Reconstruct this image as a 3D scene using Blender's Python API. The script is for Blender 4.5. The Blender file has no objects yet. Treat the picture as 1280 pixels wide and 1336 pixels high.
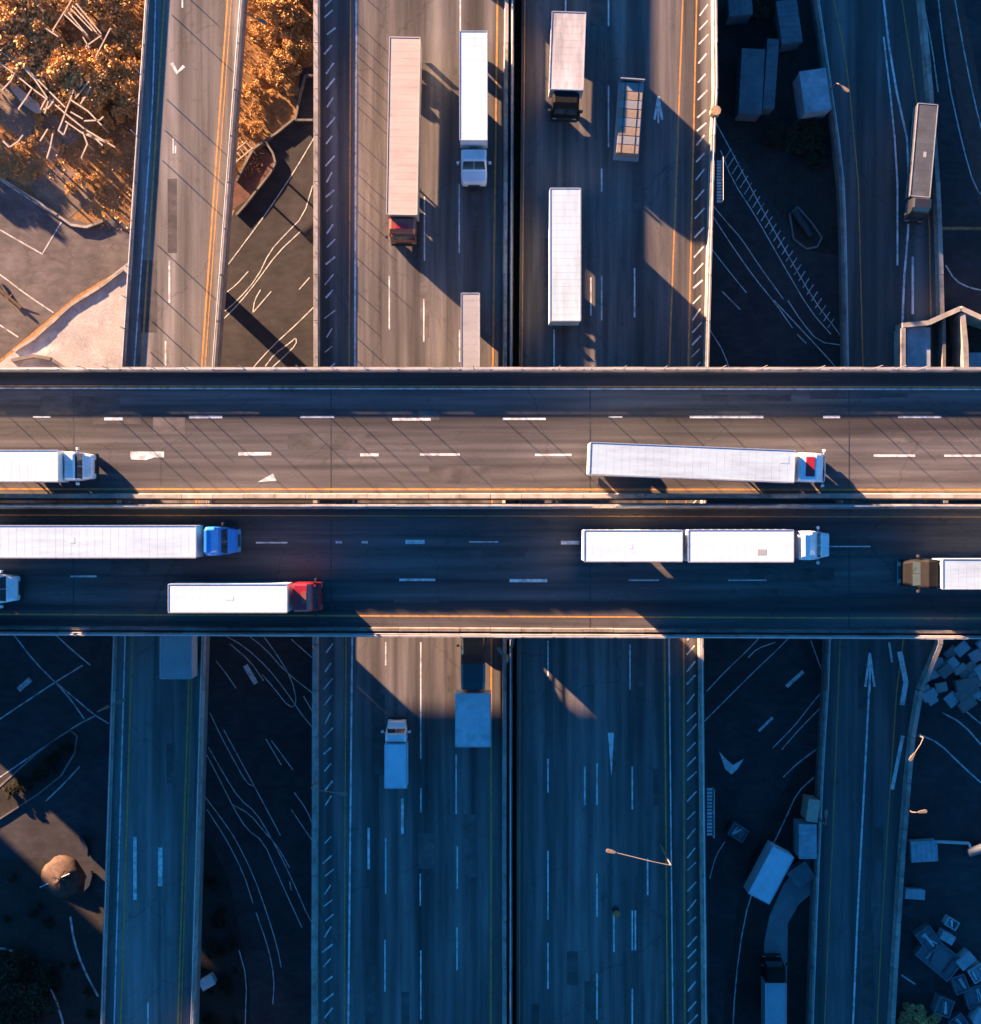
import bpy, bmesh, math, random
from mathutils import Vector, Matrix
random.seed(11)
R = math.radians
S = bpy.context.scene
COL = S.collection

# ------------------------------------------------------------------ camera, sky, sun, exposure
CZ, FPX = 133.0, 1792.0            # camera height (m), focal length in photo pixels
LG, LR, LM, LU = 0.0, 1.0, 7.0, 17.0   # ground, east ramp, highway, overpass levels
cd = bpy.data.cameras.new('camera'); cam = bpy.data.objects.new('camera', cd); COL.objects.link(cam)
cam.location = (0, 0, CZ); cd.sensor_fit = 'HORIZONTAL'; cd.sensor_width = 36
cd.lens = 36*FPX/1280; cd.clip_end = 6000; cd.clip_start = 1
S.camera = cam
SUN_EL, SUN_AZ = 11.0, 43.0        # elevation; shadows fall 43 deg below the picture's right
v = Vector((math.cos(R(SUN_AZ))*math.cos(R(SUN_EL)), -math.sin(R(SUN_AZ))*math.cos(R(SUN_EL)), -math.sin(R(SUN_EL))))
sd = bpy.data.lights.new('sun', 'SUN'); so = bpy.data.objects.new('sun', sd); COL.objects.link(so)
sd.energy = 5.0; sd.angle = R(0.8); sd.color = (1.0, 0.62, 0.37)
so.rotation_euler = v.to_track_quat('-Z', 'Y').to_euler(); so.location = (-200, 200, 100)
w = bpy.data.worlds.new('World'); S.world = w; w.use_nodes = True
nt = w.node_tree; nt.nodes.clear()
sky = nt.nodes.new('ShaderNodeTexSky'); sky.sky_type = 'NISHITA'; sky.sun_disc = False
sky.sun_elevation = R(SUN_EL); sky.sun_rotation = R(360-(90-SUN_AZ)); sky.ozone_density = 6.0; sky.air_density = 1.0; sky.dust_density = 0.3
bg = nt.nodes.new('ShaderNodeBackground'); bg.inputs[1].default_value = 0.050
tint = nt.nodes.new('ShaderNodeMix'); tint.data_type = 'RGBA'; tint.blend_type = 'MULTIPLY'
tint.inputs[0].default_value = 1.0; tint.inputs[7].default_value = (0.22, 0.80, 0.98, 1)
out = nt.nodes.new('ShaderNodeOutputWorld')
nt.links.new(sky.outputs[0], tint.inputs[6]); nt.links.new(tint.outputs[2], bg.inputs[0]); nt.links.new(bg.outputs[0], out.inputs[0])
S.view_settings.view_transform = 'Standard'; S.view_settings.look = 'None'
S.view_settings.exposure = 2.95; S.view_settings.gamma = 1

# ------------------------------------------------------------------ helpers
def W(px, py, z):
    k = (CZ-z)/FPX
    return Vector(((px-640)*k, (668-py)*k, z))
def M(px, z): return px*(CZ-z)/FPX          # pixel length to metres at height z
def lerp(pts, y):
    """value at y of a polyline [(y, x)...], extrapolated at the ends"""
    if y <= pts[0][0]: a, b = pts[0], pts[1]
    elif y >= pts[-1][0]: a, b = pts[-2], pts[-1]
    else:
        for a, b in zip(pts, pts[1:]):
            if a[0] <= y <= b[0]: break
    return a[1]+(b[1]-a[1])*(y-a[0])/(b[0]-a[0])

class MB:
    def __init__(s): s.v = []; s.f = []; s.m = []
    def quad(s, *p, mi=0):
        n = len(s.v); s.v += [tuple(q) for q in p]; s.f.append(tuple(range(n, n+len(p)))); s.m.append(mi)
    def box(s, x0, x1, y0, y1, z0, z1, mi=0, rot=0, c=(0, 0)):
        pts = [(x0, y0), (x1, y0), (x1, y1), (x0, y1)]
        s.prism(pts, z0, z1, mi, rot, c)
    def prism(s, pts, z0, z1, mi=0, rot=0, c=(0, 0)):
        if rot:
            cs, sn = math.cos(rot), math.sin(rot)
            pts = [(c[0]+(x-c[0])*cs-(y-c[1])*sn, c[1]+(x-c[0])*sn+(y-c[1])*cs) for x, y in pts]
        a = sum(p[0]*q[1]-q[0]*p[1] for p, q in zip(pts, pts[1:]+pts[:1]))
        if a < 0: pts = pts[::-1]
        n = len(s.v); k = len(pts)
        s.v += [(x, y, z0) for x, y in pts]+[(x, y, z1) for x, y in pts]
        s.f.append(tuple(range(n+k-1, n-1, -1))); s.f.append(tuple(range(n+k, n+2*k))); s.m += [mi, mi]
        for i in range(k):
            j = (i+1) % k; s.f.append((n+i, n+j, n+k+j, n+k+i)); s.m.append(mi)
    def tube(s, a, b, r0, r1=None, seg=8, mi=0):
        r1 = r0 if r1 is None else r1
        a, b = Vector(a), Vector(b); d = (b-a).normalized()
        u = d.orthogonal().normalized(); w_ = d.cross(u); n = len(s.v)
        for p, r in ((a, r0), (b, r1)):
            for i in range(seg):
                t = 2*math.pi*i/seg; s.v.append(tuple(p+u*math.cos(t)*r+w_*math.sin(t)*r))
        for i in range(seg):
            j = (i+1) % seg; s.f.append((n+i, n+j, n+seg+j, n+seg+i)); s.m.append(mi)
        s.f.append(tuple(range(n+seg-1, n-1, -1))); s.f.append(tuple(range(n+seg, n+2*seg))); s.m += [mi, mi]
    def beam(s, a, b, wd, z0, z1, mi=0):
        a, b = Vector(a[:2]), Vector(b[:2]); d = (b-a).normalized(); n_ = Vector((-d.y, d.x))*wd/2
        s.prism([tuple(a-n_), tuple(b-n_), tuple(b+n_), tuple(a+n_)], z0, z1, mi)
    def ribbon(s, pts, wd, z):
        """flat painted line along world xy points"""
        L = []; Rr = []
        for i, p in enumerate(pts):
            a = Vector(pts[max(0, i-1)][:2]); b = Vector(pts[min(len(pts)-1, i+1)][:2])
            d = (b-a).normalized(); n_ = Vector((-d.y, d.x))*wd/2; p = Vector(p[:2])
            L.append((*(p+n_), z)); Rr.append((*(p-n_), z))
        for i in range(len(pts)-1): s.quad(Rr[i], Rr[i+1], L[i+1], L[i])
    def sections(s, secs, mi=0):
        """loft closed rings with equal counts"""
        n = len(s.v); k = len(secs[0])
        for sec in secs: s.v += [tuple(p) for p in sec]
        for a in range(len(secs)-1):
            for i in range(k):
                j = (i+1) % k; s.f.append((n+a*k+i, n+a*k+j, n+(a+1)*k+j, n+(a+1)*k+i)); s.m.append(mi)
        s.f.append(tuple(range(n+k-1, n-1, -1))); s.f.append(tuple(range(n+(len(secs)-1)*k, n+len(secs)*k))); s.m += [mi, mi]
    def build(s, name, mats, parent=None, smooth=False, bevel=0, fix=False):
        me = bpy.data.meshes.new(name); me.from_pydata(s.v, [], s.f)
        for m in (mats if isinstance(mats, (list, tuple)) else [mats]): me.materials.append(m)
        for p, m in zip(me.polygons, s.m): p.material_index = m; p.use_smooth = smooth
        if bevel or fix:
            bm = bmesh.new(); bm.from_mesh(me); bmesh.ops.remove_doubles(bm, verts=bm.verts, dist=1e-5)
            bmesh.ops.recalc_face_normals(bm, faces=bm.faces)
            if bevel:
                es = [e for e in bm.edges if len(e.link_faces) == 2 and e.calc_face_angle(0) > R(25)]
                bmesh.ops.bevel(bm, geom=es, offset=bevel, segments=2, affect='EDGES', clamp_overlap=True)
            bm.to_mesh(me); bm.free()
        me.update()
        o = bpy.data.objects.new(name, me); COL.objects.link(o)
        if parent: o.parent = parent
        return o
def tag(o, label=None, cat=None, group=None, kind=None):
    if label: o['label'] = label
    if cat: o['category'] = cat
    if group: o['group'] = group
    if kind: o['kind'] = kind
    return o
def empty(name, loc, rz, label, cat, group=None):
    o = bpy.data.objects.new(name, None); COL.objects.link(o); o.location = loc; o.rotation_euler = (0, 0, rz)
    o.empty_display_size = 0.3
    return tag(o, label, cat, group)
def inst(src, name, loc, parent, rot=(0, 0, 0), scale=None):
    o = bpy.data.objects.new(name, src); COL.objects.link(o); o.location = loc; o.rotation_euler = rot; o.parent = parent
    if scale: o.scale = scale
    return o
def copy_tree(o, parent=None):
    c = o.copy(); COL.objects.link(c); c.parent = parent
    for ch in [q for q in o.children]: copy_tree(ch, c)
    return c

# ------------------------------------------------------------------ materials
def mat(name, col, rough=0.7, metal=0.0, var=0.25, scale=3.0, stretch=(1, 1, 1), bump=0.0, dirt=None, dscale=0.5, damt=0.5,
        fine=0.0, fscale=40.0, island=0.0, spec=0.5, coat=0.0, dlo=0.48, dhi=0.68):
    m = bpy.data.materials.new(name); m.use_nodes = True; t = m.node_tree; N = t.nodes; b = N['Principled BSDF']
    b.inputs['Roughness'].default_value = rough; b.inputs['Metallic'].default_value = metal
    b.inputs['Specular IOR Level'].default_value = spec; b.inputs['Coat Weight'].default_value = coat
    tc = N.new('ShaderNodeTexCoord'); mp = N.new('ShaderNodeMapping'); mp.inputs['Scale'].default_value = stretch
    t.links.new(tc.outputs['Object'], mp.inputs[0])
    n1 = N.new('ShaderNodeTexNoise'); n1.inputs['Scale'].default_value = scale; n1.inputs['Detail'].default_value = 6; n1.inputs['Roughness'].default_value = 0.6
    t.links.new(mp.outputs[0], n1.inputs[0])
    rp = N.new('ShaderNodeMapRange'); rp.inputs[1].default_value = 0.3; rp.inputs[2].default_value = 0.7
    rp.inputs[3].default_value = 1-var; rp.inputs[4].default_value = 1+var; t.links.new(n1.outputs[0], rp.inputs[0])
    val = rp.outputs[0]
    def mul(a, bsock):
        q = N.new('ShaderNodeMath'); q.operation = 'MULTIPLY'; t.links.new(a, q.inputs[0]); t.links.new(bsock, q.inputs[1]); return q.outputs[0]
    if fine:
        n2 = N.new('ShaderNodeTexNoise'); n2.inputs['Scale'].default_value = fscale; n2.inputs['Detail'].default_value = 3
        t.links.new(tc.outputs['Object'], n2.inputs[0])
        r2 = N.new('ShaderNodeMapRange'); r2.inputs[1].default_value = 0.3; r2.inputs[2].default_value = 0.7
        r2.inputs[3].default_value = 1-fine; r2.inputs[4].default_value = 1+fine; t.links.new(n2.outputs[0], r2.inputs[0]); val = mul(val, r2.outputs[0])
    if island:
        g = N.new('ShaderNodeNewGeometry'); r3 = N.new('ShaderNodeMapRange'); r3.inputs[3].default_value = 1-island; r3.inputs[4].default_value = 1+island
        t.links.new(g.outputs['Random Per Island'], r3.inputs[0]); val = mul(val, r3.outputs[0])
    vm = N.new('ShaderNodeVectorMath'); vm.operation = 'SCALE'; vm.inputs[0].default_value = col; t.links.new(val, vm.inputs['Scale'])
    c = vm.outputs[0]
    if dirt:
        n3 = N.new('ShaderNodeTexNoise'); n3.inputs['Scale'].default_value = dscale; n3.inputs['Detail'].default_value = 8; n3.inputs['Roughness'].default_value = 0.65
        t.links.new(mp.outputs[0], n3.inputs[0])
        r4 = N.new('ShaderNodeMapRange'); r4.inputs[1].default_value = dlo; r4.inputs[2].default_value = dhi; r4.inputs[4].default_value = damt
        t.links.new(n3.outputs[0], r4.inputs[0])
        mx = N.new('ShaderNodeMix'); mx.data_type = 'RGBA'; t.links.new(r4.outputs[0], mx.inputs[0]); t.links.new(c, mx.inputs[6]); mx.inputs[7].default_value = (*dirt, 1)
        c = mx.outputs[2]
    t.links.new(c, b.inputs['Base Color'])
    if bump:
        bp = N.new('ShaderNodeBump'); bp.inputs['Strength'].default_value = bump; bp.inputs['Distance'].default_value = 0.02
        nb = N.new('ShaderNodeTexNoise'); nb.inputs['Scale'].default_value = 18; nb.inputs['Detail'].default_value = 4; t.links.new(tc.outputs['Object'], nb.inputs[0])
        t.links.new(nb.outputs[0], bp.inputs['Height']); t.links.new(bp.outputs[0], b.inputs['Normal'])
    return m
def asphalt(name, col, along, var=0.22, seam=0.35):
    """worn asphalt with long lane-wise streaks, wheel bands, blotches and sealed cracks"""
    m = bpy.data.materials.new(name); m.use_nodes = True; t = m.node_tree; N = t.nodes; b = N['Principled BSDF']
    b.inputs['Roughness'].default_value = 0.82; b.inputs['Specular IOR Level'].default_value = 0.35
    tc = N.new('ShaderNodeTexCoord')
    def noise(sc, scale, det=4, rough=0.55):
        mp = N.new('ShaderNodeMapping'); mp.inputs['Scale'].default_value = sc; t.links.new(tc.outputs['Object'], mp.inputs[0])
        n = N.new('ShaderNodeTexNoise'); n.inputs['Scale'].default_value = scale; n.inputs['Detail'].default_value = det; n.inputs['Roughness'].default_value = rough
        t.links.new(mp.outputs[0], n.inputs[0]); return n.outputs[0]
    def rng(s, lo, hi, a=0.3, b_=0.7):
        r = N.new('ShaderNodeMapRange'); r.inputs[1].default_value = a; r.inputs[2].default_value = b_; r.inputs[3].default_value = lo; r.inputs[4].default_value = hi
        t.links.new(s, r.inputs[0]); return r.outputs[0]
    def mul(a, c):
        q = N.new('ShaderNodeMath'); q.operation = 'MULTIPLY'; t.links.new(a, q.inputs[0]); t.links.new(c, q.inputs[1]); return q.outputs[0]
    ax = {'x': (0.012, 1, 1), 'y': (1, 0.012, 1), 'n': (0.6, 0.6, 1)}[along]
    ax2 = {'x': (0.05, 1, 1), 'y': (1, 0.05, 1), 'n': (0.5, 0.9, 1)}[along]
    val = mul(rng(noise(ax, 0.55, 3), 1-seam, 1+seam, .36, .64), rng(noise(ax2, 1.6, 5), 1-var, 1+var, .36, .64))
    val = mul(val, rng(noise((1, 1, 1), 0.09, 5), 0.84, 1.16))
    val = mul(val, rng(noise((1, 1, 1), 9, 3), 0.86, 1.14))
    val = mul(val, rng(noise((1, 1, 1), 45, 2), 0.82, 1.18))
    # oil blotches
    val = mul(val, rng(noise((1, 1, 1), 0.8, 6, 0.7), 1.0, 0.68, 0.58, 0.75))
    # sealed cracks: voronoi edges
    mp = N.new('ShaderNodeMapping'); mp.inputs['Scale'].default_value = {'x': (0.5, 1, 1), 'y': (1, 0.5, 1), 'n': (1, 1, 1)}[along]
    wv = N.new('ShaderNodeVectorMath'); nd = N.new('ShaderNodeTexNoise'); nd.inputs['Scale'].default_value = 0.6; nd.inputs['Detail'].default_value = 5
    t.links.new(tc.outputs['Object'], nd.inputs[0]); wv.operation = 'MULTIPLY_ADD'; wv.inputs[1].default_value = (2.2, 2.2, 0); t.links.new(nd.outputs['Color'], wv.inputs[0]); t.links.new(tc.outputs['Object'], wv.inputs[2])
    t.links.new(wv.outputs[0], mp.inputs[0])
    vo = N.new('ShaderNodeTexVoronoi'); vo.feature = 'DISTANCE_TO_EDGE'; vo.inputs['Scale'].default_value = 0.13; t.links.new(mp.outputs[0], vo.inputs[0])
    val = mul(val, rng(vo.outputs[0], 0.72, 1.0, 0.0, 0.006))
    vm = N.new('ShaderNodeVectorMath'); vm.operation = 'SCALE'; vm.inputs[0].default_value = col; t.links.new(val, vm.inputs['Scale'])
    t.links.new(vm.outputs[0], b.inputs['Base Color'])
    bp = N.new('ShaderNodeBump'); bp.inputs['Strength'].default_value = 0.25; bp.inputs['Distance'].default_value = 0.015
    t.links.new(noise((1, 1, 1), 30, 3), bp.inputs['Height']); t.links.new(bp.outputs[0], b.inputs['Normal'])
    return m
def paint(name, col, wear=0.5):
    """road paint worn through to the asphalt in patches"""
    return mat(name, col, 0.6, var=0.18, scale=4, dirt=(0.08, 0.075, 0.07), dscale=1.6, damt=wear, fine=0.12, dlo=0.46, dhi=0.62)
A_UP = asphalt('asphalt overpass', (0.074, 0.067, 0.066), 'x', 0.28, 0.5)
A_MID = asphalt('asphalt highway', (0.094, 0.084, 0.080), 'y', 0.28, 0.5)
A_RAMP = asphalt('asphalt ramp', (0.14, 0.126, 0.118), 'y', 0.25, 0.4)
A_EAST = asphalt('asphalt east ramp', (0.08, 0.08, 0.08), 'y')
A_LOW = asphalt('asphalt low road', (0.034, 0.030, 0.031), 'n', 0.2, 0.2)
A_LOT = asphalt('asphalt lot', (0.10, 0.086, 0.085), 'n', 0.2, 0.2)
SOIL = mat('dry soil', (0.28, 0.145, 0.055), 0.95, var=0.45, scale=0.35, fine=0.3, fscale=3, bump=0.6, dirt=(0.10, 0.05, 0.018), dscale=0.15, damt=0.7)
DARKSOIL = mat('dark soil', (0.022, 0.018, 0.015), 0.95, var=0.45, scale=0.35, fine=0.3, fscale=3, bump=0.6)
CONC = mat('concrete', (0.30, 0.27, 0.24), 0.85, var=0.22, scale=1.2, fine=0.15, bump=0.3, dirt=(0.10, 0.085, 0.07), dscale=0.7, damt=0.7, island=0.16)
CONCD = mat('stained concrete', (0.17, 0.15, 0.14), 0.88, var=0.3, scale=1.0, fine=0.15, bump=0.3, dirt=(0.06, 0.05, 0.045), dscale=0.6, damt=0.7, island=0.2)
SLAB = mat('pale slab', (0.36, 0.33, 0.32), 0.85, var=0.22, scale=0.4, fine=0.2, fscale=6, dirt=(0.62, 0.60, 0.58), dscale=0.28, damt=0.8, dlo=0.52, dhi=0.66)
WALLD = mat('retaining wall', (0.16, 0.14, 0.13), 0.9, var=0.3, scale=0.6, fine=0.15)
GALV = mat('galvanised steel', (0.45, 0.45, 0.46), 0.45, 0.6, var=0.2, scale=3, island=0.15)
WHITE = paint('white road paint', (0.66, 0.64, 0.61), 0.55)
WHITEL = paint('thin white line paint', (0.58, 0.56, 0.53), 0.6)
WHITEW = paint('faded white road paint', (0.50, 0.48, 0.46), 0.75)
YEL = paint('yellow road paint', (0.58, 0.24, 0.035), 0.45)
RUBBER = mat('tyre rubber', (0.02, 0.02, 0.02), 0.85)
DARK = mat('dark chassis', (0.025, 0.025, 0.028), 0.6, var=0.3)
GLASS = mat('tinted glass', (0.03, 0.045, 0.055), 0.06, var=0.05, spec=0.8, coat=0.5)
CHROME = mat('chrome', (0.65, 0.65, 0.66), 0.2, 1.0, var=0.05)
LENS = mat('lamp lens', (0.7, 0.7, 0.66), 0.15, var=0.05)
TW = [mat('white trailer paint %d' % i, c, 0.45, var=0.06, scale=1.4, stretch=(0.3, 2, 1), dirt=d, dscale=0.55, damt=a, fine=0.03, fscale=9, island=0.02) for i, (c, d, a) in enumerate([
    ((0.43, 0.55, 0.61), (0.33, 0.40, 0.43), 0.7), ((0.40, 0.51, 0.56), (0.29, 0.35, 0.38), 0.8), ((0.56, 0.63, 0.65), (0.42, 0.45, 0.46), 0.6)])]
TBEIGE = mat('beige trailer paint', (0.46, 0.38, 0.32), 0.55, var=0.08, scale=1.4, stretch=(1.5, 0.5, 1), dirt=(0.30, 0.245, 0.20), dscale=0.7, damt=0.6, fine=0.04, fscale=9)
TGREY = mat('grey trailer paint', (0.33, 0.32, 0.32), 0.5, var=0.1, scale=1.0, dirt=(0.2, 0.19, 0.18), dscale=0.5, damt=0.6)
def carpaint(n, c): return mat(n, c, 0.28, var=0.08, scale=1.5, coat=0.6, dirt=tuple(x*0.6 for x in c), dscale=0.8, damt=0.4)
P_WHITE = carpaint('white cab paint', (0.70, 0.72, 0.74)); P_BLUE = carpaint('blue cab paint', (0.03, 0.21, 0.60))
P_RED = carpaint('red cab paint', (0.34, 0.018, 0.022)); P_GREY = mat('grey cab paint', (0.010, 0.009, 0.009), 0.7, var=.2, scale=1.5, dirt=(.014, .012, .011), dscale=.8, damt=.4, spec=.15); P_MAROON = carpaint('faded red cab paint', (0.28, 0.075, 0.04))
P_DARK = carpaint('dark cab paint', (0.03, 0.03, 0.035))

# ------------------------------------------------------------------ ground and ground-level paving
def sheet(name, pts, z, m, lev=None, kind='structure', label=None, cat=None):
    mb = MB(); mb.quad(*[W(x, y, lev if lev is not None else 0)[:2]+(z,) if False else (*W(x, y, lev or 0)[:2], z) for x, y in pts])
    o = mb.build(name, m, fix=True); me = o.data
    if me.polygons[0].normal.z < 0: me.flip_normals()
    return tag(o, label, cat, kind=kind)
g = MB(); g.quad((-3000, -3000, 0), (3000, -3000, 0), (3000, 3000, 0), (-3000, 3000, 0)); tag(g.build('ground', SOIL), kind='structure')
def island(name, pts, m, h=0.14, kw=0.16):
    """raised kerbed island, named by what it is"""
    ps = [tuple(W(x, y, 0)[:2]) for x, y in pts]
    cx = sum(p[0] for p in ps)/len(ps); cy = sum(p[1] for p in ps)/len(ps)
    mb = MB(); mb.prism(ps, -0.2, h); o = mb.build(name, m); tag(o, kind='structure')
    k = MB(); P = [Vector(p) for p in ps]+[Vector(ps[0])]
    for a, b in zip(P, P[1:]): k.beam(a, b, kw, -0.1, h+0.03)
    k.build('kerb', CONCD, o); return o
# north-west
sheet('parking_lot', [(-400, 120), (-60, 200), (0, 235), (60, 275), (115, 292), (150, 284), (176, 300), (168, 345), (100, 385), (20, 452), (-40, 500), (-400, 700)], 0.006, A_LOT)
sheet('concrete_apron', [(14, 462), (48, 438), (96, 398), (130, 372), (166, 343), (250, 343), (250, 560), (-60, 560), (0, 474)], 0.012, SLAB)
sheet('terrace_paving', [(-90, 60), (-10, 88), (40, 118), (70, 148), (105, 178), (70, 212), (40, 190), (0, 158), (-90, 100)], 0.006, mat('tan paving', (0.20, 0.15, 0.11), 0.9, var=0.2, scale=0.6, fine=0.15, fscale=5))
sheet('side_yard', [(38, 240), (75, 215), (112, 232), (118, 262), (90, 285), (50, 262)], 0.010, mat('trampled earth', (0.16, 0.115, 0.085), 0.95, var=0.35, scale=0.8, fine=0.2, fscale=5))
# gap between the west ramp and the highway, north
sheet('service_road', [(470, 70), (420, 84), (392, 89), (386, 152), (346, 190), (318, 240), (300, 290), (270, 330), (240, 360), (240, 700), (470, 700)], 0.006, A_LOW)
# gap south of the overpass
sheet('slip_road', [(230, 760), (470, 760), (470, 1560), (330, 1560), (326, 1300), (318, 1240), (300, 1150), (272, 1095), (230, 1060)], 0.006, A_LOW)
sheet('verge', [(230, 1060), (272, 1095), (300, 1150), (318, 1240), (326, 1300), (330, 1560), (200, 1560)], 0.004, DARKSOIL)
# east gaps
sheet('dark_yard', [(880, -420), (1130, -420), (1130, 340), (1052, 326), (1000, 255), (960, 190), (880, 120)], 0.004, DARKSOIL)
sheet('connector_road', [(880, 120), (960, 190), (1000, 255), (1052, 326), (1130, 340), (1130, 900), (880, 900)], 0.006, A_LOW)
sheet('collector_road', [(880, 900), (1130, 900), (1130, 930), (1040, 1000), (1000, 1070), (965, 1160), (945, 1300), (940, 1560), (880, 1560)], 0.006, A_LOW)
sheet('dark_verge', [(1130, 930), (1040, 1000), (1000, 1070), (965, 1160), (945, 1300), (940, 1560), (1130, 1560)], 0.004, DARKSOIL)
sheet('footpath', [(1003, 1560), (997, 1336), (997, 1230), (1004, 1195), (1022, 1155), (1048, 1120), (1078, 1105), (1078, 1150), (1042, 1180), (1028, 1205), (1026, 1336), (1030, 1560)], 0.014, mat('pale path', (0.20, 0.20, 0.205), 0.9, var=0.15, scale=1, fine=0.1))
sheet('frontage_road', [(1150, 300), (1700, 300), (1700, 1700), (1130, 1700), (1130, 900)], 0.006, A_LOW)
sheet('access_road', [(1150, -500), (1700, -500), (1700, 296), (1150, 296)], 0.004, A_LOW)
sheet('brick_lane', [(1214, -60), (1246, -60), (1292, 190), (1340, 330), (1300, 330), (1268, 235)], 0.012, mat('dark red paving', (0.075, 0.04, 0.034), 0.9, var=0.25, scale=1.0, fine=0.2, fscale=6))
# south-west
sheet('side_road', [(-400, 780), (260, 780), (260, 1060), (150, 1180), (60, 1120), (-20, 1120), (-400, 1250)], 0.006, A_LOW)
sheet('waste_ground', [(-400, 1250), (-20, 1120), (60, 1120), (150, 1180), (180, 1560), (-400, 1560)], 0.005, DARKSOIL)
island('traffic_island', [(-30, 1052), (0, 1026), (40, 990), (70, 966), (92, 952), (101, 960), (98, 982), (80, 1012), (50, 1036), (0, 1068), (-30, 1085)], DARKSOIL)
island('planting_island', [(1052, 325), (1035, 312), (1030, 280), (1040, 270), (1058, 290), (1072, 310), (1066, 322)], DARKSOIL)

def lines(parent_name, polys, m, wd=0.14, z=0.018, lev=0.0):
    mb = MB()
    for p in polys:
        ws = p[-1] if not isinstance(p[-1], tuple) else wd
        q = [c for c in p if isinstance(c, tuple)]
        # smooth the traced line a little
        if len(q) > 2:
            r = [q[0]]
            for a, b in zip(q, q[1:]):
                r += [(a[0]*.75+b[0]*.25, a[1]*.75+b[1]*.25), (a[0]*.25+b[0]*.75, a[1]*.25+b[1]*.75)]
            q = r+[q[-1]]
        mb.ribbon([W(x, y, lev) for x, y in q], ws, z+lev)
    return mb.build('lane_marking', m, bpy.data.objects[parent_name])
lines('service_road', [[(412, 176), (385, 222), (352, 272), (318, 318), (294, 350)], [(408, 242), (396, 282), (372, 306), (352, 328), (336, 362), (310, 392), (286, 412)],
    [(392, 302), (362, 330), (336, 366), (312, 396), (288, 420)], [(414, 396), (388, 422), (355, 452), (328, 482), (300, 520)], [(324, 354), (308, 372), (292, 384)],
    [(346, 478), (358, 462), (380, 446), (386, 440), (387, 449), (370, 466), (350, 484), (340, 520)], [(330, 408), (332, 392), (340, 378)], [(330, 408), (342, 394), (354, 380)], [(404, 362), (390, 378)]], WHITEL, 0.10)
lines('parking_lot', [[(-40, 330), (0, 358), (34, 384), (70, 408)], [(-40, 205), (0, 235), (42, 262), (78, 285)], [(-60, 264), (0, 300), (56, 332)], [(80, 290), (56, 330)], [(-40, 400), (0, 424), (24, 440)]], WHITEW, 0.13)
lines('slip_road', [[(274, 930), (286, 956), (304, 990), (322, 1022), (332, 1026)], [(272, 975), (292, 1010), (312, 1042), (334, 1060), (352, 1090), (368, 1120), (385, 1156), (402, 1196), (412, 1210)],
    [(270, 985), (288, 1020), (306, 1056), (322, 1082), (344, 1098), (362, 1140), (380, 1180), (394, 1210)], [(304, 1050), (326, 1062), (344, 1084), (362, 1104), (378, 1132)], [(354, 966), (382, 1004)], [(347, 964), (367, 998)],
    [(268, 1040), (286, 1064), (306, 1092), (330, 1140), (348, 1190), (362, 1236), (367, 1262)], [(270, 1056), (296, 1096), (318, 1140), (330, 1178)], [(334, 1190), (350, 1236), (358, 1276), (356, 1310)],
    [(292, 952), (318, 1000), (346, 1052), (366, 1090)], [(312, 1240), (322, 1276), (320, 1336), (318, 1420)],
    [(292, 828), (320, 844), (350, 872), (372, 900), (392, 930), (410, 952)], [(320, 826), (346, 846), (372, 876), (410, 906)], [(338, 822), (360, 852), (380, 884), (388, 918), (378, 924), (356, 896), (342, 880)],
    [(300, 840), (326, 862), (344, 888)], [(396, 908), (412, 936)], [(380, 834), (398, 850), (412, 862)], [(384, 1034), (400, 1056), (410, 1080)], [(380, 1056), (396, 1080), (410, 1100)],
    [(378, 1150), (380, 1162)], [(282, 862), (296, 880), (308, 898)], [(320, 868), (334, 892), 0.5]], WHITEL, 0.09)
lines('connector_road', [[(934, 160), (960, 208), (996, 276), (1030, 336), (1062, 392), (1088, 426), (1098, 440)], [(940, 196), (956, 236), (986, 282), (1020, 342), (1056, 404), (1084, 436)],
    [(930, 268), (950, 292), (968, 312), (990, 346), (1022, 390)], [(930, 282), (956, 322), (984, 362), (1012, 396), (1034, 428)], [(928, 324), (948, 350), (974, 382)], [(942, 380), (966, 404)],
    [(1010, 392), (1040, 424), (1068, 454), (1090, 478), (1110, 510)], [(1028, 392), (1046, 420), (1068, 446), (1096, 450)], [(1040, 436), (1052, 448)], [(926, 430), (946, 462), (956, 500)]], WHITEL, 0.09)
hb = MB()
for i in range(26):
    t_ = i/25; a = (944+t_*136, 204+t_*218); b = (952+t_*134, 200+t_*222)
    hb.ribbon([W(a[0], a[1]+6, 0), W(b[0]+2, b[1]-6, 0)], 0.10, 0.020)
hb.build('hatching', WHITEW, bpy.data.objects['connector_road'])
lines('collector_road', [[(922, 902), (948, 874), (976, 848), (996, 826)], [(918, 942), (950, 910), (984, 876), (1020, 842), (1050, 810)], [(1026, 896), (1048, 876), 0.35], [(990, 954), (1008, 936), 0.25],
    [(1008, 976), (1036, 948), (1056, 922), (1070, 905)], [(1020, 978), (1044, 950), (1072, 922)], [(926, 1146), (934, 1116), (946, 1098)], [(976, 858), (988, 846), (1012, 838)], [(1058, 836), (1066, 858), (1074, 880)]], WHITEL, 0.09)
lines('dark_verge', [[(1062, 1014), (1040, 1034), (1024, 1070), (1000, 1120), (978, 1170), (964, 1240), (956, 1330), (954, 1420)], [(1070, 974), (1040, 996), (1022, 1014)]], WHITEW, 0.12)
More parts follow.
